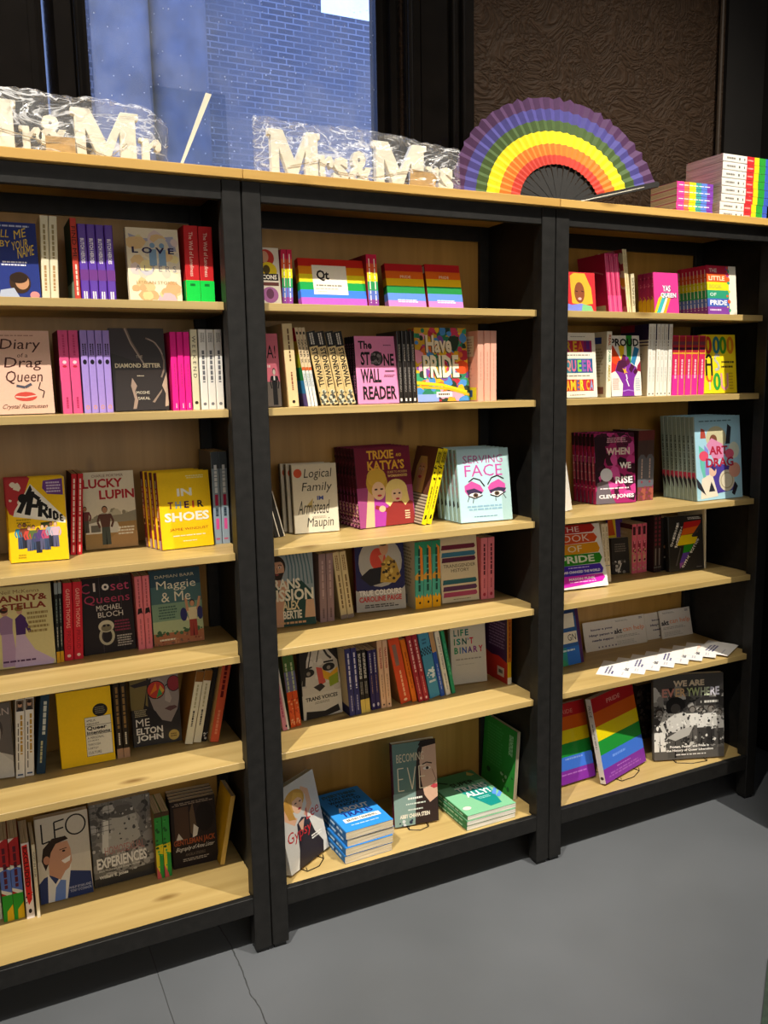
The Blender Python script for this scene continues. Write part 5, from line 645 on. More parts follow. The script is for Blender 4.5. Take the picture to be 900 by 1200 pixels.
K('everywhere', 'large monochrome street photo cover with rainbow capitals', ['#6b6763', ('r',0,.8,1,1,'#4a4643'), ('r',0,0,1,.12,'#57534f'), ('d',0,.12,1,.82,260,17,['#2a2827','#4c4946','#8d8984','#c0bcb6','#3a3735'],.02,.07), ('r',.6,.62,1,.72,'#2e2b2a'), ('l',.66,.64,.94,.69,'#d0ccc6',1), ('r',.68,.3,.72,.68,'#34312f')]+[z for x,y,h,tp,lg in ((.08,.1,.5,'#3c3937','#d8d4ce'),(.68,.16,.44,'#d8d4ce','#3c3937'),(.82,.16,.46,'#dedad4','#2c2a29'),(.93,.15,.42,'#c8c4be','#4a4744'),(.55,.2,.42,'#e0dcd6','#5a5652')) for z in FIG(x,y,h,'#7a746e',tp,lg)]+FIG(.3,.02,.66,'#4a4542','#c8c4be','#4a4744')+[('d',0,.16,1,.6,170,23,['#1f1d1c','#3a3735','#dedad4','#a8a49e','#5c5854'],.006,.022), ('e',.31,.64,.14,.1,'#1c1a1a'), ('e',.31,.6,.07,.06,'#4c4743'), ('p',[(.18,.26),(.4,.36),(.56,.38),(.5,.28),(.3,.22)],'#b0aca6'), ('t','WE ARE',.28,.86,.72,.93,'#c8b4a4','b'), ('t','WE ARE',.285,.863,.725,.933,'#d8c4a4','b'), ('t','EV',.12,.74,.3,.84,'#c88a7c','b'), ('t','ER',.31,.74,.46,.84,'#d8b080','b'), ('t','YW',.47,.74,.66,.84,'#b8c48a','b'), ('t','HE',.67,.74,.8,.84,'#c8d0b0','b'), ('t','RE',.81,.74,.94,.84,'#d0ccd8','b'), ('t','Protest, Power, and Pride in',.22,.13,.78,.165,'#f0ece8','b'), ('t','the History of Queer Liberation',.17,.085,.84,.12,'#f0ece8','b'), ('l',.28,.04,.76,.065,'#d8d4d0',1)], gloss=0)
K('darkbehind', 'dark photographic cover half hidden behind the large book', ['#2c2523', ('d',0,0,1,1,60,8,['#4a3c38','#5a4a44','#241c1c','#6a5a54'],.05,.14)])
# ---- stacks on top
K('rainstack', 'small rainbow spined books lying flat', ['#c8486c'], ['#e0408c', ('r',0,.8,1,1,'#e8449a'), ('r',0,.66,1,.8,'#e87a4c'), ('r',0,.48,1,.66,'#e2e01c'), ('r',0,.33,1,.48,'#3c9a98'), ('r',0,.17,1,.33,'#5a80d8'), ('r',0,0,1,.17,'#7a3ca8'), ('l',.4,.06,.6,.95,'#f0ece8',1,'v')], pg=0, grp='rainbow spined books stacked on the bookcase')
K('whitestack', 'white spined books with red yellow and green ends', ['#d8d4cc'], ['#e4e0d8', ('r',0,.34,1,.50,'#d02c30'), ('r',0,.24,1,.34,'#e2d41c'), ('r',0,.1,1,.24,'#2c9a34'), ('r',0,0,1,.1,'#3c5ac0'), ('l',.3,.74,.7,.92,'#7a766e',1, 'v'), ('r',.35,.64,.65,.67,'#5a564e'), ('r',.35,.54,.65,.56,'#5a564e'), ('l',.35,.36,.65,.48,'#e8a8a0',1,'v')], pg=1, grp='white spined books stacked on the bookcase')
K('leafA', 'white leaflet with dark text fanned along shelf edge', ['#ece8e4', ('l',.12,.5,.7,.8,'#3a3a78',3), ('l',.12,.2,.5,.28,'#b8b4c0',1)], cat='leaflet', name='leaflet')
K('leafB', 'white leaflet with orange words fanned along shelf edge', ['#ece8e4', ('t','akt',.1,.5,.3,.66,'#2a2438','b'), ('t','can help',.33,.5,.85,.66,'#e0843c',''), ('l',.12,.2,.6,.34,'#b8b4c0',2)], cat='leaflet', name='leaflet')
ROWS = [
 ('F', 'callname', 1, 0.3477, 0.1, 0.0, 6.0, 0.1098, 0.1692, 0.018, 1, 0, 0),
 ('R', 'cream2', 1, 0.4593, 0.1, 0, 2.2, 0.128, 0.1853, 0.0183, 2, 0, 0),
 ('R', 'findme', 1, 0.5289, 0.1, 0, 0.0, 0.128, 0.1845, 0.0146, 1, 0, 0),
 ('R', 'butch', 1, 0.5441, 0.1, 0, 0.0, 0.128, 0.1727, 0.0194, 4, 0, 0),
 ('F', 'lovealt', 1, 0.6515, 0.1, 0.0, 6.0, 0.1225, 0.1735, 0.022, 1, 0, 0),
 ('R', 'well', 1, 0.784, 0.1, 0, 0.0, 0.128, 0.1836, 0.0353, 2, 0, 0),
 ('F', 'diary', 2, 0.3497, 0.09, 0.0, 6.0, 0.1171, 0.1862, 0.022, 1, 0, 0),
 ('R', 'pink2', 2, 0.4842, 0.09, 0, 0.0, 0.128, 0.188, 0.0224, 2, 0, 0),
 ('R', 'lilac', 2, 0.5313, 0.09, 0, 0.0, 0.128, 0.1884, 0.0166, 4, 0, 0),
 ('F', 'diamond', 2, 0.5997, 0.1, 0.0, 6.0, 0.128, 0.1948, 0.022, 1, 0, 0),
 ('R', 'hotpink', 2, 0.7358, 0.09, 0, 0.0, 0.128, 0.1864, 0.0158, 3, 0, 0),
 ('R', 'weekend', 2, 0.7846, 0.09, 0, 0.0, 0.128, 0.1929, 0.0179, 1, 0, 0),
 ('R', 'white3', 2, 0.805, 0.09, 0, 0.0, 0.128, 0.1931, 0.0193, 3, 0, 0),
 ('F', 'pridey', 3, 0.3494, 0.1712, -7.6, 6.0, 0.1308, 0.1996, 0.022, 3, -0.004, 0),
 ('R', 'red2', 3, 0.4878, 0.2085, 0, 4.4, 0.1165, 0.2017, 0.0143, 2, 0, 0),
 ('F', 'lupin', 3, 0.5296, 0.246, -1.3, 6.0, 0.1292, 0.1966, 0.022, 1, 0, 0),
 ('F', 'shoes', 3, 0.6984, 0.1435, 2.8, 6.0, 0.1353, 0.1946, 0.022, 4, -0.006, 0),
 ('R', 'greypink', 3, 0.8399, 0.164, 0, 0.0, 0.128, 0.2412, 0.0211, 2, 0, 0),
 ('F', 'fanny', 4, 0.3006, 0.1965, -4.8, 6.0, 0.1335, 0.1991, 0.022, 1, 0, 0),
 ('R', 'blackyel', 4, 0.4357, 0.1902, 0, 1.9, 0.128, 0.2022, 0.0088, 2, 0, 0),
 ('R', 'gareth', 4, 0.4539, 0.195, 0, 2.5, 0.128, 0.1978, 0.023, 2, 0, 0),
 ('F', 'closet', 4, 0.5019, 0.2064, -0.0, 6.0, 0.1285, 0.1949, 0.022, 1, 0, 0),
 ('R', 'salmon', 4, 0.6351, 0.1955, 0, 0.0, 0.128, 0.1941, 0.019, 2, 0, 0),
 ('F', 'maggie', 4, 0.6755, 0.195, -0.6, 6.0, 0.131, 0.1986, 0.022, 1, 0, 0),
 ('F', 'greyface', 5, 0.1989, 0.2252, -8.3, 6.0, 0.1207, 0.1879, 0.022, 1, 0, 0),
 ('R', 'whiteman', 5, 0.3204, 0.1963, 0, 3.9, 0.128, 0.2018, 0.0216, 2, 0, 0),
 ('R', 'navy', 5, 0.3675, 0.1948, 0, 6.8, 0.128, 0.2036, 0.0222, 1, 0, 0),
 ('F', 'qint', 5, 0.4271, 0.1935, -1.6, 6.0, 0.1316, 0.1941, 0.022, 1, 0, 0),
 ('R', 'bronze', 5, 0.5641, 0.1944, 0, 0.0, 0.128, 0.2031, 0.0164, 2, 0, 0),
 ('F', 'elton', 5, 0.6122, 0.2391, -5.9, 6.0, 0.1273, 0.2, 0.022, 1, 0, 0),
 ('R', 'creamlean', 5, 0.7391, 0.1926, 0, 12.0, 0.128, 0.2, 0.0223, 2, 0, 0),
 ('R', 'darkthin', 5, 0.7854, 0.1925, 0, 12.0, 0.128, 0.2044, 0.0137, 1, 0, 0),
 ('R', 'orangered', 5, 0.8027, 0.1719, 0, 12.0, 0.128, 0.222, 0.0247, 1, 0, 0),
 ('R', 'sliver', 6, 0.2395, 0.2183, 0, 0.0, 0.1067, 0.2186, 0.0231, 1, 0, 0),
 ('R', 'tricolor', 6, 0.2645, 0.1995, 0, 0.0, 0.1255, 0.2193, 0.0249, 2, 0, 0),
 ('R', 'excluded', 6, 0.317, 0.1877, 0, 0.0, 0.128, 0.2046, 0.0201, 1, 0, 0),
 ('R', 'thincream', 6, 0.3408, 0.1813, 0, 0.0, 0.128, 0.199, 0.0093, 1, 0, 0),
 ('F', 'leo', 6, 0.3536, 0.23, -0.5, 6.0, 0.1306, 0.2257, 0.022, 1, 0, 0),
 ('F', 'exper', 6, 0.4895, 0.2404, 0.4, 6.0, 0.1597, 0.2264, 0.022, 1, 0, 0),
 ('R', 'green2', 6, 0.6484, 0.2108, 0, 0.0, 0.1142, 0.1908, 0.0205, 2, 0, 0),
 ('F', 'jack', 6, 0.6971, 0.2339, -2.9, 4.0, 0.125, 0.1919, 0.018, 4, 0, 0),
 ('R', 'yellowlean', 6, 0.818, 0.1966, 0, 11.5, 0.112, 0.1992, 0.0143, 1, 0, 0),
 ('F', 'icons', 1, 0.9345, 0.1, 0.0, 6.0, 0.0904, 0.1432, 0.022, 1, 0, 0),
 ('R', 'rainA', 1, 1.0271, 0.1, 0, 0.0, 0.128, 0.1405, 0.0145, 2, 0, 0),
 ('F', 'qt', 1, 1.0789, 0.1, 0.0, 12.0, 0.1849, 0.1235, 0.022, 1, 0, 0),
 ('R', 'rainB', 1, 1.268, 0.1, 0, -2.7, 0.128, 0.1392, 0.0157, 2, 0, 0),
 ('F', 'prideA', 1, 1.3323, 0.11, 0.0, 12.0, 0.1155, 0.1217, 0.022, 1, 0, 0),
 ('F', 'prideB', 1, 1.4558, 0.11, 0.0, 12.0, 0.1108, 0.125, 0.022, 1, 0, 0),
 ('F', 'sa', 2, 0.9359, 0.09, 0.0, 6.0, 0.0758, 0.1845, 0.022, 1, 0, 0),
 ('R', 'creamthick', 2, 1.0277, 0.08, 0, -3.5, 0.128, 0.2086, 0.0289, 1, 0, 0),
 ('R', 'whiterain', 2, 1.0801, 0.08, 0, -9.0, 0.128, 0.2015, 0.0093, 3, 0, 0),
 ('R', 'stonewall', 2, 1.1209, 0.09, 0, -11.3, 0.128, 0.1923, 0.0246, 4, 0, 0),
 ('F', 'reader', 2, 1.2281, 0.1, 0.0, 6.0, 0.1257, 0.1811, 0.015, 4, 0, 0),
 ('R', 'black4', 2, 1.3554, 0.1, 0, -2.1, 0.128, 0.1948, 0.0137, 4, 0, 0),
 ('F', 'havepride', 2, 1.4117, 0.1, 0.0, 6.0, 0.1681, 0.2049, 0.022, 2, 0, 0),
 ('R', 'peach3', 2, 1.5878, 0.07, 0, 0.0, 0.14, 0.1962, 0.021, 3, 0, 0),
 ('R', 'darklean', 3, 1.0055, 0.1701, 0, -13.9, 0.128, 0.1281, 0.0153, 2, 0, 0),
 ('F', 'logical', 3, 1.0684, 0.1866, -5.8, 6.0, 0.1289, 0.1901, 0.022, 3, -0.01, 0),
 ('F', 'trixie', 3, 1.2564, 0.1635, 5.0, 8.0, 0.1859, 0.2268, 0.0185, 6, 0, 0),
 ('R', 'yellow2', 3, 1.4367, 0.1351, 0, 15.0, 0.128, 0.2238, 0.0174, 2, 0, 0),
 ('F', 'serving', 3, 1.544, 0.0938, -5.5, 9.0, 0.1697, 0.213, 0.02, 6, -0.003, 0),
 ('F', 'mission', 4, 0.9858, 0.2088, -7.3, 6.0, 0.1403, 0.21, 0.022, 1, 0, 0),
 ('R', 'mauve', 4, 1.1416, 0.1982, 0, 0.0, 0.1268, 0.1983, 0.0226, 2, 0, 0),
 ('R', 'creamleft', 4, 1.2069, 0.2016, 0, -6.6, 0.1234, 0.1994, 0.0211, 2, 0, 0),
 ('F', 'colours', 4, 1.2717, 0.2361, -8.3, 6.0, 0.1539, 0.234, 0.022, 1, 0, 0),
 ('R', 'teal3', 4, 1.443, 0.1896, 0, 0.0, 0.128, 0.2041, 0.029, 3, 0, 0),
 ('F', 'history', 4, 1.5425, 0.203, -4.6, 6.0, 0.127, 0.205, 0.022, 1, 0, 0),
 ('R', 'pinkb', 4, 1.6744, 0.1898, 0, 0.0, 0.128, 0.1946, 0.0252, 2, 0, 0),
 ('R', 'whitepink', 5, 1.0048, 0.1581, 0, -7.9, 0.128, 0.1968, 0.0199, 1, 0, 0),
 ('R', 'orpurple', 5, 1.0318, 0.1704, 0, -5.4, 0.128, 0.211, 0.0168, 2, 0, 0),
 ('F', 'voices', 5, 1.0798, 0.1942, 4.7, 6.0, 0.1253, 0.1962, 0.022, 1, 0, 0),
 ('R', 'navyA', 5, 1.2114, 0.1677, 0, -3.6, 0.128, 0.2035, 0.019, 2, 0, 0),
 ('R', 'blackB', 5, 1.2499, 0.1687, 0, -3.6, 0.128, 0.1923, 0.0148, 2, 0, 0),
 ('R', 'purpB', 5, 1.2869, 0.1783, 0, -3.6, 0.128, 0.1838, 0.0156, 2, 0, 0),
 ('R', 'power', 5, 1.3186, 0.1762, 0, -3.6, 0.128, 0.209, 0.0172, 2, 0, 0),
 ('R', 'orthick', 5, 1.3839, 0.179, 0, -11.3, 0.128, 0.2101, 0.0369, 1, 0, 0),
 ('R', 'orthin', 5, 1.4225, 0.1775, 0, -11.3, 0.128, 0.2033, 0.0172, 1, 0, 0),
 ('R', 'maroon2', 5, 1.4392, 0.1684, 0, -11.3, 0.128, 0.2148, 0.0184, 2, 0, 0),
 ('R', 'bluehound', 5, 1.483, 0.1763, 0, -11.3, 0.128, 0.2119, 0.0369, 1, 0, 0),
 ('R', 'bluethin', 5, 1.521, 0.1758, 0, -11.3, 0.128, 0.2154, 0.0154, 1, 0, 0),
 ('R', 'whitethin', 5, 1.5397, 0.1778, 0, -11.3, 0.128, 0.211, 0.0179, 1, 0, 0),
 ('R', 'greenlean', 5, 1.5631, 0.1815, 0, -11.3, 0.128, 0.2095, 0.0135, 1, 0, 0),
 ('F', 'binary', 5, 1.5972, 0.2395, -8.5, 6.0, 0.1208, 0.1878, 0.022, 1, 0, 0),
 ('R', 'purpred', 5, 1.7569, 0.1648, 0, 0.0, 0.128, 0.2143, 0.0162, 1, 0, 0),
 ('F', 'gypsy', 6, 0.975, 0.0421, 31.8, 13.0, 0.1718, 0.2304, 0.022, 1, 0, 0.004),
 ('F', 'eve', 6, 1.3373, 0.1395, -8.5, 6.0, 0.1405, 0.2531, 0.022, 1, 0, 0.004),
 ('F', 'allyback', 6, 1.752, 0.315, -90, 4, 0.19, 0.225, 0.012, 1, 0, 0),
 ('F', 'blonde', 1, 1.8871, 0.06, 0.0, 6.0, 0.1095, 0.1139, 0.022, 1, 0, 0),
 ('R', 'dpink3', 1, 2.0633, 0.08, 0, -7.4, 0.128, 0.1766, 0.0172, 3, 0, 0),
 ('R', 'beige2', 1, 2.1351, 0.08, 0, -8.0, 0.128, 0.1927, 0.0089, 2, 0, 0),
 ('R', 'creamsm', 1, 2.1538, 0.08, 0, -5.1, 0.128, 0.1199, 0.0153, 1, 0, 0),
 ('F', 'yas', 1, 2.2246, 0.06, 0.0, 6.0, 0.1022, 0.1259, 0.016, 4, 0, 0),
 ('F', 'little', 1, 2.4511, 0.06, 0.0, 6.0, 0.129, 0.1571, 0.0145, 8, 0, 0),
 ('F', 'america', 2, 1.8835, 0.07, 0.0, 6.0, 0.1328, 0.1933, 0.022, 1, 0, 0),
 ('R', 'americas', 2, 2.0568, 0.08, 0, 0.0, 0.128, 0.1987, 0.0211, 1, 0, 0),
 ('F', 'proud', 2, 2.0813, 0.08, 0.0, 6.0, 0.1191, 0.1871, 0.022, 1, 0, 0),
 ('R', 'white6', 2, 2.2214, 0.08, 0, 0.0, 0.128, 0.2237, 0.0169, 6, 0, 0),
 ('R', 'redpink5', 2, 2.3252, 0.08, 0, 0.0, 0.128, 0.1892, 0.0283, 5, 0, 0),
 ('F', 'good', 2, 2.4666, 0.08, 0.0, 6.0, 0.1506, 0.1928, 0.022, 1, 0, 0),
 ('R', 'whitelean', 3, 1.9361, 0.1223, 0, -10.3, 0.128, 0.2185, 0.0346, 1, 0, 0),
 ('F', 'rise', 3, 2.1133, 0.1838, -9.8, 6.0, 0.1491, 0.2312, 0.019, 6, -0.003, 0),
 ('R', 'darkred2', 3, 2.2834, 0.1798, 0, 0.0, 0.128, 0.2359, 0.0361, 2, 0, 0),
 ('F', 'drag', 3, 2.4332, 0.06, 0.0, 6.0, 0.2098, 0.2787, 0.018, 8, 0, 0),
 ('F', 'bookpride', 4, 1.9313, 0.1408, -5.4, 17.0, 0.1899, 0.2064, 0.022, 1, 0, 0),
 ('R', 'creamb', 4, 2.1501, 0.1747, 0, -6.1, 0.128, 0.2006, 0.0144, 2, 0, 0),
 ('F', 'darkbw', 4, 2.2468, 0.25, -8.1, 6.0, 0.0693, 0.1248, 0.022, 1, 0, 0),
 ('F', 'yellowtop', 4, 2.2586, 0.2845, 0.0, 3.0, 0.0651, 0.1851, 0.012, 1, 0, 0),
 ('R', 'pinkwhite3', 4, 2.3184, 0.2308, 0, -1.5, 0.0942, 0.1734, 0.0226, 3, 0, 0),
 ('R', 'redpat', 4, 2.395, 0.2088, 0, -1.5, 0.1162, 0.202, 0.0171, 2, 0, 0),
 ('R', 'blackc', 4, 2.4376, 0.2152, 0, -1.5, 0.1098, 0.1892, 0.0346, 1, 0, 0),
 ('F', 'bowie', 4, 2.4389, 0.1782, -6.9, 6.0, 0.1454, 0.1927, 0.022, 1, 0, 0),
 ('R', 'creamr', 4, 2.6002, 0.1751, 0, -2.4, 0.128, 0.2114, 0.0091, 1, 0, 0),
 ('F', 'design', 5, 1.9631, 0.2042, 4.3, 12.0, 0.1383, 0.2, 0.022, 1, 0, 0),
 ('F', 'card0', 5, 2.1776, 0.2986, -2.0, 14.0, 0.148, 0.1034, 0.001, 1, 0, 0),
 ('F', 'card1', 5, 2.3035, 0.2939, -2.0, 14.0, 0.148, 0.1036, 0.001, 1, 0, 0),
 ('F', 'card2', 5, 2.4658, 0.3042, -1.8, 14.0, 0.148, 0.0966, 0.001, 1, 0, 0),
 ('F', 'card3', 5, 2.5224, 0.2886, -1.9, 14.0, 0.148, 0.1033, 0.001, 1, 0, 0),
 ('F', 'prideleft', 6, 1.8905, 0.1148, 2.8, 15.0, 0.1932, 0.2563, 0.022, 1, 0, 0.004),
 ('F', 'prideright', 6, 2.0731, 0.0597, 16.7, 13.5, 0.2493, 0.2809, 0.022, 1, 0, 0.004),
 ('F', 'everywhere', 6, 2.3405, 0.1206, -19.6, 6.0, 0.2554, 0.298, 0.022, 1, 0, 0.004),
 ('F', 'darkbehind', 6, 2.4163, 0.2882, 0.3, 3.0, 0.0961, 0.2074, 0.022, 1, 0, 0)
]
def unit_shelf(x, s):
    u = UNIT[min(2, max(0, int(x/0.9)))]
    return SHN[s]+' shelf of '+u+' bookcase'
STANDS = {'gypsy': 'book with blond woman in black', 'eve': 'sage green book with dark haired woman', 'prideright': 'white-spined rainbow striped book', 'everywhere': 'large monochrome street photo book'}
jit = random.Random(5)
for ty, key, s, x, y, yaw, ang, a, h, t, n, lat, zo in ROWS:
    art = ART['cardA' if key in ('card0', 'card2') else 'cardB' if key in ('card1', 'card3') else key]
    where = unit_shelf(x+0.02, s); lab = art['lab']; ya = rad(yaw)
    ex = Vector((math.cos(ya), math.sin(ya), 0)); bk = Vector((-math.sin(ya), math.cos(ya), 0))
    if ty == 'F':
        b = rad(ang)
        for i in range(n):
            p = Vector((x, y, SH[s]+zo+t*math.sin(b)+0.0002)) + bk*(i*(t+0.0012)/math.cos(b)) + ex*(lat*i)
            m = Matrix.Translation(p) @ Matrix.Rotation(ya, 4, 'Z') @ Matrix.Rotation(-b, 4, 'X')
            if key.startswith('card'):
                ck = 'cardA' if key in ('card0', 'card2') else 'cardB'
                l = {'card0': 'leftmost', 'card1': 'second from left', 'card2': 'third from left', 'card3': 'rightmost'}[key]+' '+ART[ck]['lab']+' leaning at the back'
                place_book(ck, m, a, h, t, l, 'support postcards leaning at the back')
            elif n == 1: place_book(key, m, a, h, t, lab+', '+where if len(lab.split()) <= 10 else lab)
            else:
                l = rank(i, n)+' copy of '+lab
                place_book(key, m, a, h, t, l, lab+' copies')
        if key in STANDS:
            st = bmesh.new(); W = a; o = Vector((x, y, SH[s])); z = 0.0018
            def Q(u, v, zz): return o + ex*u + bk*v + Vector((0, 0, zz))
            tb = math.tan(b)
            for u in (W*0.28, W*0.72):
                add_tube(st, [Q(u, -0.012, 0.012), Q(u, -0.016, z), Q(u, 0.06+t, z), Q(u, 0.10+t, z)], 0.0013)
                add_tube(st, [Q(u, 0.10+t, z), Q(u, t/math.cos(b)+tb*h*0.55+0.004, h*0.55)], 0.0013)
            add_tube(st, [Q(W*0.28, -0.016, z), Q(W*0.5, -0.028, z), Q(W*0.72, -0.016, z)], 0.0013)
            add_tube(st, [Q(W*0.28, t/math.cos(b)+tb*h*0.55+0.004, h*0.55), Q(W*0.72, t/math.cos(b)+tb*h*0.55+0.004, h*0.55)], 0.0013)
            tag(obj('book_stand', st, M['wire']), 'dark wire easel holding up the '+STANDS[key], 'book stand', 'wire book stands')
    else:
        g = rad(ang)
        for i in range(n):
            p = Vector((x, y+jit.uniform(-0.0015, 0.0015), SH[s]+0.0002+(t*math.sin(g) if g > 0 else 0))) + ex*(i*t/math.cos(g))
            tt = t-0.0010
            m = Matrix.Translation(p) @ Matrix.Rotation(ya, 4, 'Z') @ Matrix.Rotation(g, 4, 'Y') @ Matrix.Translation((tt, 0, 0)) @ Matrix.Rotation(rad(90), 4, 'Z')
            if n == 1: place_book(key, m, a, h, tt, lab+', '+where if len(lab.split()) <= 10 else lab)
            else:
                l = rowname(i, n)+' of the '+NUM[n]+' '+lab
                place_book(key, m, a, h, tt, l, art['grp'])

# flat stacks on the bottom shelf of the middle bookcase
for key, n, x, y, yaw, w, h, t in (('blueflat', 4, 1.136, 0.040, 2.0, 0.150, 0.236, 0.0232), ('greenflat', 3, 1.527, 0.034, 0.5, 0.175, 0.255, 0.0150)):
    for i in range(n):
        j = jit.uniform(-0.004, 0.004) if i < n-1 else 0
        m = Matrix.Translation((x+j-(0.004 if i == 0 else 0), y+jit.uniform(-0.003, 0.003), SH[6]+0.0002+(i+1)*t)) @ Matrix.Rotation(rad(yaw)+j, 4, 'Z') @ Matrix(((1,0,0,0),(0,0,1,0),(0,-1,0,0),(0,0,0,1)))
        l = ('bottom', 'second from bottom', 'third from bottom')[i] if i < n-1 else 'topmost'
        place_book(key, m, w, h, t-0.0009, l+' of '+NUM[n]+' '+ART[key]['lab']+' on the bottom shelf', ART[key]['grp'])
# flat stacks on top of the right bookcase, spines to the front
for key, n, x, y, yaw, w, h, t in (('rainstack', 5, 2.435, 0.045, -2.0, 0.118, 0.145, 0.0202), ('whitestack', 8, 2.664, 0.030, 1.0, 0.150, 0.212, 0.0240)):
    for i in range(n):
        j = jit.uniform(-0.002, 0.002); k = -0.006 if (key == 'whitestack' and i < 2) else 0
        m = Matrix.Translation((x+j+k, y, SH[7]+0.0002+(i+1)*t)) @ Matrix.Rotation(rad(yaw), 4, 'Z') @ Matrix(((0,0,-1,0),(1,0,0,0),(0,-1,0,0),(0,0,0,1)))
        l = 'bottom' if i == 0 else 'topmost' if i == n-1 else ORD[i+1]+' from bottom'
        place_book(key, m, w, h, t-0.0009, l+' of '+NUM[n]+' '+ART[key]['lab'], ART[key]['grp'])
# leaflets fanned along the fifth shelf of the right bookcase
for i in range(8):
    key = 'leafA' if i in (0, 2, 4, 7) else 'leafB'
    x = 2.150+0.0640*i; yaw = 40 if i < 7 else 28
    w, h, t = 0.148, 0.105, 0.0009
    cx, cy = (2.153+0.0635*i, 0.115) if i < 7 else (2.60, 0.100)
    R3 = Matrix.Rotation(rad(yaw), 4, 'Z') @ Matrix(((1,0,0,0),(0,0,1,0),(0,-1,0,0),(0,0,0,1))) @ Matrix.Translation((-w/2, 0, -h/2))
    m = Matrix.Translation((cx, cy, SH[5]+0.0003+0.001*i+t)) @ R3
    k = (key, 'flat')
    bm = bmesh.new(); lay = bm.loops.layers.float_color.new('ink'); add_box(bm, 0, w, 0, t, 0, h)
    bmesh.ops.recalc_face_normals(bm, faces=bm.faces[:])
    for f in bm.faces:
        for lp in f.loops: lp[lay] = lin(ART[key]['front'][0])
    paint(bm, lay, ART[key]['front'][1:], h/w, lambda u, v, d: (u*w, -d, v*h), None)
    if k not in BOOKM:
        me = bpy.data.meshes.new('leaflet'); bm.to_mesh(me); me.materials.append(M['matte']); BOOKM[k] = me
    bm.free()
    o = link('leaflet', BOOKM[k]); o.matrix_world = m
    l = 'leftmost' if i == 0 else 'rightmost' if i == 7 else ORD[i+1]+' from left'
    tag(o, l+' of the eight white leaflets fanned along the shelf edge', 'leaflet', 'white leaflets fanned along the shelf edge')

# ------------------------------------------------------------------ things on top of the bookcases
TZ = SH[7]+0.0005
def scale_pts(pts, x, z, w, h): return [(x+px*w, z+pz*h) for px, pz in pts]
L_M = [(0,0),(.27,0),(.27,.12),(.2,.14),(.2,.62),(.4,0),(.52,0),(.71,.62),(.71,.14),(.65,.12),(.65,0),(1,0),(1,.12),(.95,.14),(.95,.86),(1,.88),(1,1),(.73,1),(.5,.40),(.28,1),(0,1),(0,.88),(.05,.86),(.05,.14),(0,.12)]
L_R = [(0,0),(.6,0),(.6,.12),(.46,.15),(.46,.58),(.62,.76),(.74,.76),(.7,.64),(.82,.54),(.98,.62),(1,.84),(.86,1),(.66,.98),(.46,.8),(.44,1),(0,1),(0,.88),(.14,.85),(.14,.15),(0,.12)]
def letter(parent, name, pts, x, z, w, h, y0=0.0, th=0.018):
    bm = bmesh.new(); add_prism(bm, scale_pts(pts, x, z, w, h), y0, y0+th, 'y'); return obj(name, bm, M['white_wood'], parent, 0.0008)
def font_letter(parent, name, ch, x, z, w, h, y0=0.0, th=0.018):
    vs, fs = text_mesh(ch, True); bm = bmesh.new()
    bv = [bm.verts.new((x+u*w, y0, z+v*h)) for u, v in vs]
    fl = []
    for f in fs:
        try: fl.append(bm.faces.new([bv[i] for i in f]))
        except ValueError: pass
    r = bmesh.ops.extrude_face_region(bm, geom=fl)
    for v in r['geom']:
        if isinstance(v, bmesh.types.BMVert): v.co.y += th
    return obj(name, bm, M['white_wood'], parent)
def bag_mat():
    m, nt, N, L, b = newmat('crinkled_clear_plastic'); N.remove(b); out = N['Material Output']
    tr = N.new('ShaderNodeBsdfTransparent'); tr.inputs['Color'].default_value = (0.985, 0.985, 0.99, 1)
    gl = N.new('ShaderNodeBsdfGlossy'); gl.inputs['Roughness'].default_value = 0.22
    df = N.new('ShaderNodeBsdfDiffuse'); df.inputs['Color'].default_value = (0.92, 0.93, 0.96, 1)
    t = N.new('ShaderNodeTexCoord'); mp = N.new('ShaderNodeMapping'); mp.inputs['Scale'].default_value = (6, 14, 18); L.new(t.outputs['Object'], mp.inputs[0])
    n = N.new('ShaderNodeTexNoise'); n.inputs['Scale'].default_value = 1.0; n.inputs['Detail'].default_value = 3; n.inputs['Distortion'].default_value = 1.6
    L.new(mp.outputs[0], n.inputs['Vector'])
    bp = N.new('ShaderNodeBump'); bp.inputs['Strength'].default_value = 0.9; bp.inputs['Distance'].default_value = 0.03
    L.new(n.outputs['Fac'], bp.inputs['Height']); L.new(bp.outputs['Normal'], gl.inputs['Normal'])
    m1 = N.new('ShaderNodeMixShader'); m1.inputs[0].default_value = 0.05; L.new(tr.outputs[0], m1.inputs[1]); L.new(gl.outputs[0], m1.inputs[2])
    s1 = N.new('ShaderNodeMath'); s1.operation = 'SUBTRACT'; s1.inputs[1].default_value = 0.5; L.new(n.outputs['Fac'], s1.inputs[0])
    s2 = N.new('ShaderNodeMath'); s2.operation = 'ABSOLUTE'; L.new(s1.outputs[0], s2.inputs[0])
    r = N.new('ShaderNodeMapRange'); r.inputs['From Min'].default_value = 0.0; r.inputs['From Max'].default_value = 0.026
    r.inputs['To Min'].default_value = 0.55; r.inputs['To Max'].default_value = 0.05; L.new(s2.outputs[0], r.inputs['Value'])  # crinkle highlights painted as white diffuse streaks
    m2 = N.new('ShaderNodeMixShader'); L.new(r.outputs[0], m2.inputs[0]); L.new(m1.outputs[0], m2.inputs[1]); L.new(df.outputs[0], m2.inputs[2])
    L.new(m2.outputs[0], out.inputs['Surface']); return m
M['bag'] = bag_mat()
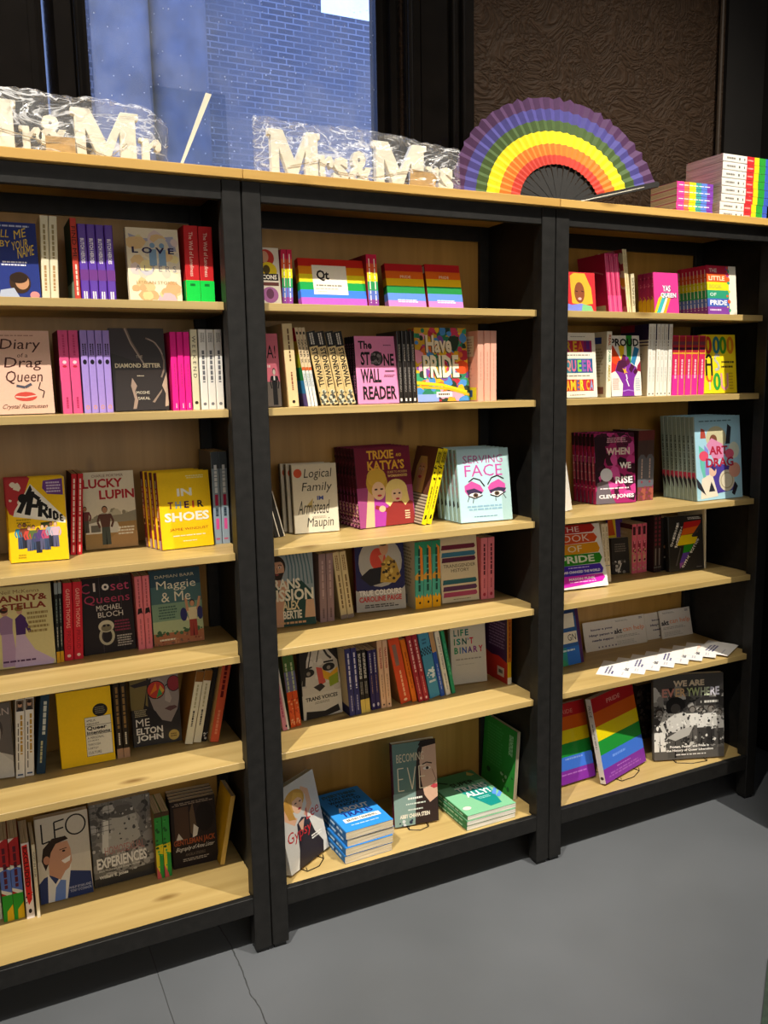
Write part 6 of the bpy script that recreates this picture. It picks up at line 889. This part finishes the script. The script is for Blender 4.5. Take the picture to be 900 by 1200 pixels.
def bag(label, x0, x1, y0, y1, hfun, seed):
    """a limp clear bag: rounded sleeve section swept along x with crumples, pinched at both ends"""
    rg = random.Random(seed); bm = bmesh.new(); nx, ns = 44, 20; rings = []
    for i in range(nx+1):
        f = i/nx; x = x0+(x1-x0)*f; hh = hfun(f); ring = []; pin = min(1, 0.25+min(f, 1-f)*9)
        for k in range(ns):
            a = 2*math.pi*k/ns; ca, sa = math.cos(a), math.sin(a)
            sx = abs(ca)**0.6*(1 if ca > 0 else -1); sz = abs(sa)**0.6*(1 if sa > 0 else -1)
            yy = (y0+y1)/2+(y1-y0)/2*sx*pin+rg.uniform(-.002, .002); zz = TZ+0.0006+hh*(0.5+0.5*sz)+(rg.uniform(-.004, .004) if sz > -0.5 else 0)
            ring.append(bm.verts.new((x+rg.uniform(-.003, .003), yy, max(TZ+0.0003, zz))))
        rings.append(ring)
    for i in range(nx):
        for k in range(ns): bm.faces.new([rings[i][k], rings[i][(k+1)%ns], rings[i+1][(k+1)%ns], rings[i+1][k]])
    bm.faces.new(rings[0]); bm.faces.new(rings[-1][::-1])
    for f in bm.faces: f.smooth = True
    return tag(obj('plastic_bag', bm, M['bag']), label, 'plastic bag', 'clear plastic bags over the letter signs')
s1 = thing('letter_sign', 'white wooden letter sign in clear bag, left on the bookcase top', 'letter sign', (0.0, 0.070, TZ+0.006), 'white wooden letter signs')
letter(s1, 'letter_m', L_M, 0.290, 0, 0.143, 0.112); letter(s1, 'letter_r', L_R, 0.436, 0, 0.046, 0.062)
font_letter(s1, 'ampersand', '&', 0.474, 0.026, 0.062, 0.064); letter(s1, 'letter_m', L_M, 0.543, 0, 0.145, 0.112); letter(s1, 'letter_r', L_R, 0.687, 0, 0.050, 0.062)
bm = bmesh.new(); add_box(bm, 0.298, 0.730, 0.004, 0.016, -0.0015, 0.010); obj('base_strip', bm, M['white_wood'], s1)
bm = bmesh.new(); add_box(bm, 0.487, 0.548, -0.006, -0.005, 0.004, 0.045); obj('kraft_tag', bm, M['kraft'], s1)
bm = bmesh.new(); add_tube(bm, [(0.30,-0.003,0.04),(0.40,-0.003,0.05),(0.49,-0.007,0.03),(0.55,-0.003,0.035),(0.62,-0.003,0.012),(0.66,-0.003,0.045)], 0.001); obj('string', bm, M['string'], s1)
s2 = thing('letter_sign', 'white wooden letter sign in clear bag, beside the rainbow fan', 'letter sign', (0.0, 0.070, TZ+0.006), 'white wooden letter signs')
letter(s2, 'letter_m', L_M, 0.994, 0, 0.135, 0.116); letter(s2, 'letter_r', L_R, 1.122, 0, 0.042, 0.066); font_letter(s2, 'letter_s', 's', 1.163, 0, 0.042, 0.066)
font_letter(s2, 'ampersand', '&', 1.207, 0, 0.066, 0.086); letter(s2, 'letter_m', L_M, 1.275, 0, 0.155, 0.116); letter(s2, 'letter_r', L_R, 1.429, 0, 0.042, 0.066); font_letter(s2, 'letter_s', 's', 1.466, 0, 0.046, 0.068)
bm = bmesh.new(); add_box(bm, 1.00, 1.505, 0.004, 0.016, -0.0015, 0.010); obj('base_strip', bm, M['white_wood'], s2)
bm = bmesh.new(); add_prism(bm, [(1.375,0.004),(1.452,0.002),(1.456,0.046),(1.380,0.054)], -0.006, -0.005, 'y'); obj('kraft_tag', bm, M['kraft'], s2)
bm = bmesh.new(); add_tube(bm, [(1.04,-0.003,0.03),(1.12,-0.003,0.05),(1.18,-0.003,0.028),(1.27,-0.003,0.022),(1.36,-0.003,0.045),(1.40,-0.007,0.05),(1.46,-0.003,0.05)], 0.001); obj('string', bm, M['string'], s2)
bag('clear plastic bag around the letter sign at left of the window', 0.250, 0.752, 0.046, 0.118, lambda f: 0.146-0.010*f-(0.03*(f-0.9)/0.1 if f > 0.9 else 0), 3)
bag('clear plastic bag around the letter sign beside the fan', 0.962, 1.535, 0.046, 0.118, lambda f: 0.150-0.006*math.sin(f*9)-0.020*f, 4)
# slim white strip on a clear acrylic sheet standing against the window
ac = thing('acrylic_sheet', 'clear acrylic sheet with slanted white strip against the window', 'acrylic sheet', (0.86, 0.15, TZ))
m, nt, N, L, b = newmat('clear_acrylic'); N.remove(b)
tr = N.new('ShaderNodeBsdfTransparent'); tr.inputs['Color'].default_value = (0.9, 0.93, 0.96, 1); gl = N.new('ShaderNodeBsdfGlossy'); gl.inputs['Roughness'].default_value = 0.08
ms = N.new('ShaderNodeMixShader'); ms.inputs[0].default_value = 0.06; L.new(tr.outputs[0], ms.inputs[1]); L.new(gl.outputs[0], ms.inputs[2]); L.new(ms.outputs[0], N['Material Output'].inputs['Surface'])
M['acrylic'] = m
bm = bmesh.new(); add_prism(bm, [(-0.12, 0), (0.06, 0), (0.055, 0.21), (-0.125, 0.21)], 0.0, 0.002, 'y'); obj('sheet', bm, M['acrylic'], ac)
bm = bmesh.new(); add_prism(bm, [(-0.079, 0.001), (-0.074, 0.001), (0.021, 0.206), (0.007, 0.208)], -0.004, 0.0, 'y'); obj('white_strip', bm, M['white_wood'], ac)

# the big rainbow hand fan
fan = thing('hand_fan', 'large open rainbow hand fan with black ribs on the bookcase top', 'hand fan')
FR = 0.336; A0, A1 = rad(14), rad(179)
fan.matrix_world = Matrix.Translation((1.910, 0.125, TZ+0.014)) @ Matrix.Rotation(rad(-11), 4, 'Z') @ Matrix.Rotation(rad(-14), 4, 'X')
def cloth(colr): return solid('fan_cloth_'+colr[1:], colr, 0.75, 0.08, 60)
bands = [(1.0, 0.895, '#4a2852', 'plum'), (0.895, 0.79, '#464188', 'violet'), (0.79, 0.69, '#435a2a', 'green'), (0.69, 0.575, '#f0dc18', 'yellow'), (0.575, 0.47, '#e07a24', 'orange'), (0.47, 0.385, '#c83a2c', 'red')]
NP = 56
leaf = None
bmr = bmesh.new(); mats = [cloth(b3[2]) for b3 in bands]
for bi, (ro, ri, c, nm) in enumerate(bands):
    prev = None
    for k in range(NP+1):
        a = A0+(A1-A0)*k/NP; off = 0.0045*(1 if k % 2 else -1); pr = []
        for rr_ in (ro, ri):
            sc = 1.0+(0.012*math.sin(k*2.4) if ro == 1.0 and rr_ == ro else 0)
            R_ = FR*rr_*sc; pr.append(bmr.verts.new((R_*math.cos(a), off*rr_, R_*math.sin(a))))
        if prev: f = bmr.faces.new([prev[1], pr[1], pr[0], prev[0]]); f.material_index = bi
        prev = pr
me = mesh('leaf', bmr, mats); o = link('leaf', me, fan)
sm = o.modifiers.new('thickness', 'SOLIDIFY'); sm.thickness = 0.0006
for k in range(18):
    a = A0+(A1-A0)*(k+0.5)/18; bm = bmesh.new()
    d = Vector((math.cos(a), 0, math.sin(a))); nn = Vector((-math.sin(a), 0, math.cos(a)))
    yo = 0.004-0.0003*k
    p = [d*0.0-nn*0.004, d*0.125-nn*0.008, d*FR*0.9-nn*0.002, d*FR*0.9+nn*0.002, d*0.125+nn*0.008, d*0.0+nn*0.004]
    add_prism(bm, [(q.x, q.z) for q in p], 0.0065+0.0012*(k % 2), 0.0076+0.0012*(k % 2), 'y'); obj('rib', bm, M['fan_black'], fan)
for nm, a in (('guard', A0-rad(0.5)), ('guard', A1+rad(0.4))):
    bm = bmesh.new(); d = Vector((math.cos(a), 0, math.sin(a))); nn = Vector((-math.sin(a), 0, math.cos(a)))
    p = [d*-0.012-nn*0.007, d*FR*1.0-nn*0.011, d*FR*1.02, d*FR*1.0+nn*0.007, d*-0.012+nn*0.007]
    add_prism(bm, [(q.x, q.z) for q in p], -0.012, -0.007, 'y'); g = obj(nm, bm, M['fan_black'], fan, 0.0006)
    bm = bmesh.new(); p = [d*0.0-nn*0.004, d*FR*0.85-nn*0.004, d*FR*0.85-nn*0.001, d*0.0-nn*0.001]
    add_prism(bm, [(q.x, q.z) for q in p], -0.0128, -0.0121, 'y'); obj('glitter_strip', bm, M['foil'], g)
bm = bmesh.new(); bmesh.ops.create_cone(bm, cap_ends=True, segments=14, radius1=0.006, radius2=0.006, depth=0.024, matrix=Matrix.Rotation(rad(90), 4, 'X')); obj('pivot', bm, M['foil'], fan)
# dark green rubber mat corner on the floor at the right
bm = bmesh.new(); add_prism(bm, [(2.023, -0.627), (1.55, -0.98), (1.95, -1.5), (2.45, -1.15)], 0.0002, 0.006)
tag(obj('floor_mat', bm, M['mat']), 'dark green mat edge on the grey floor, bottom right corner', 'mat')
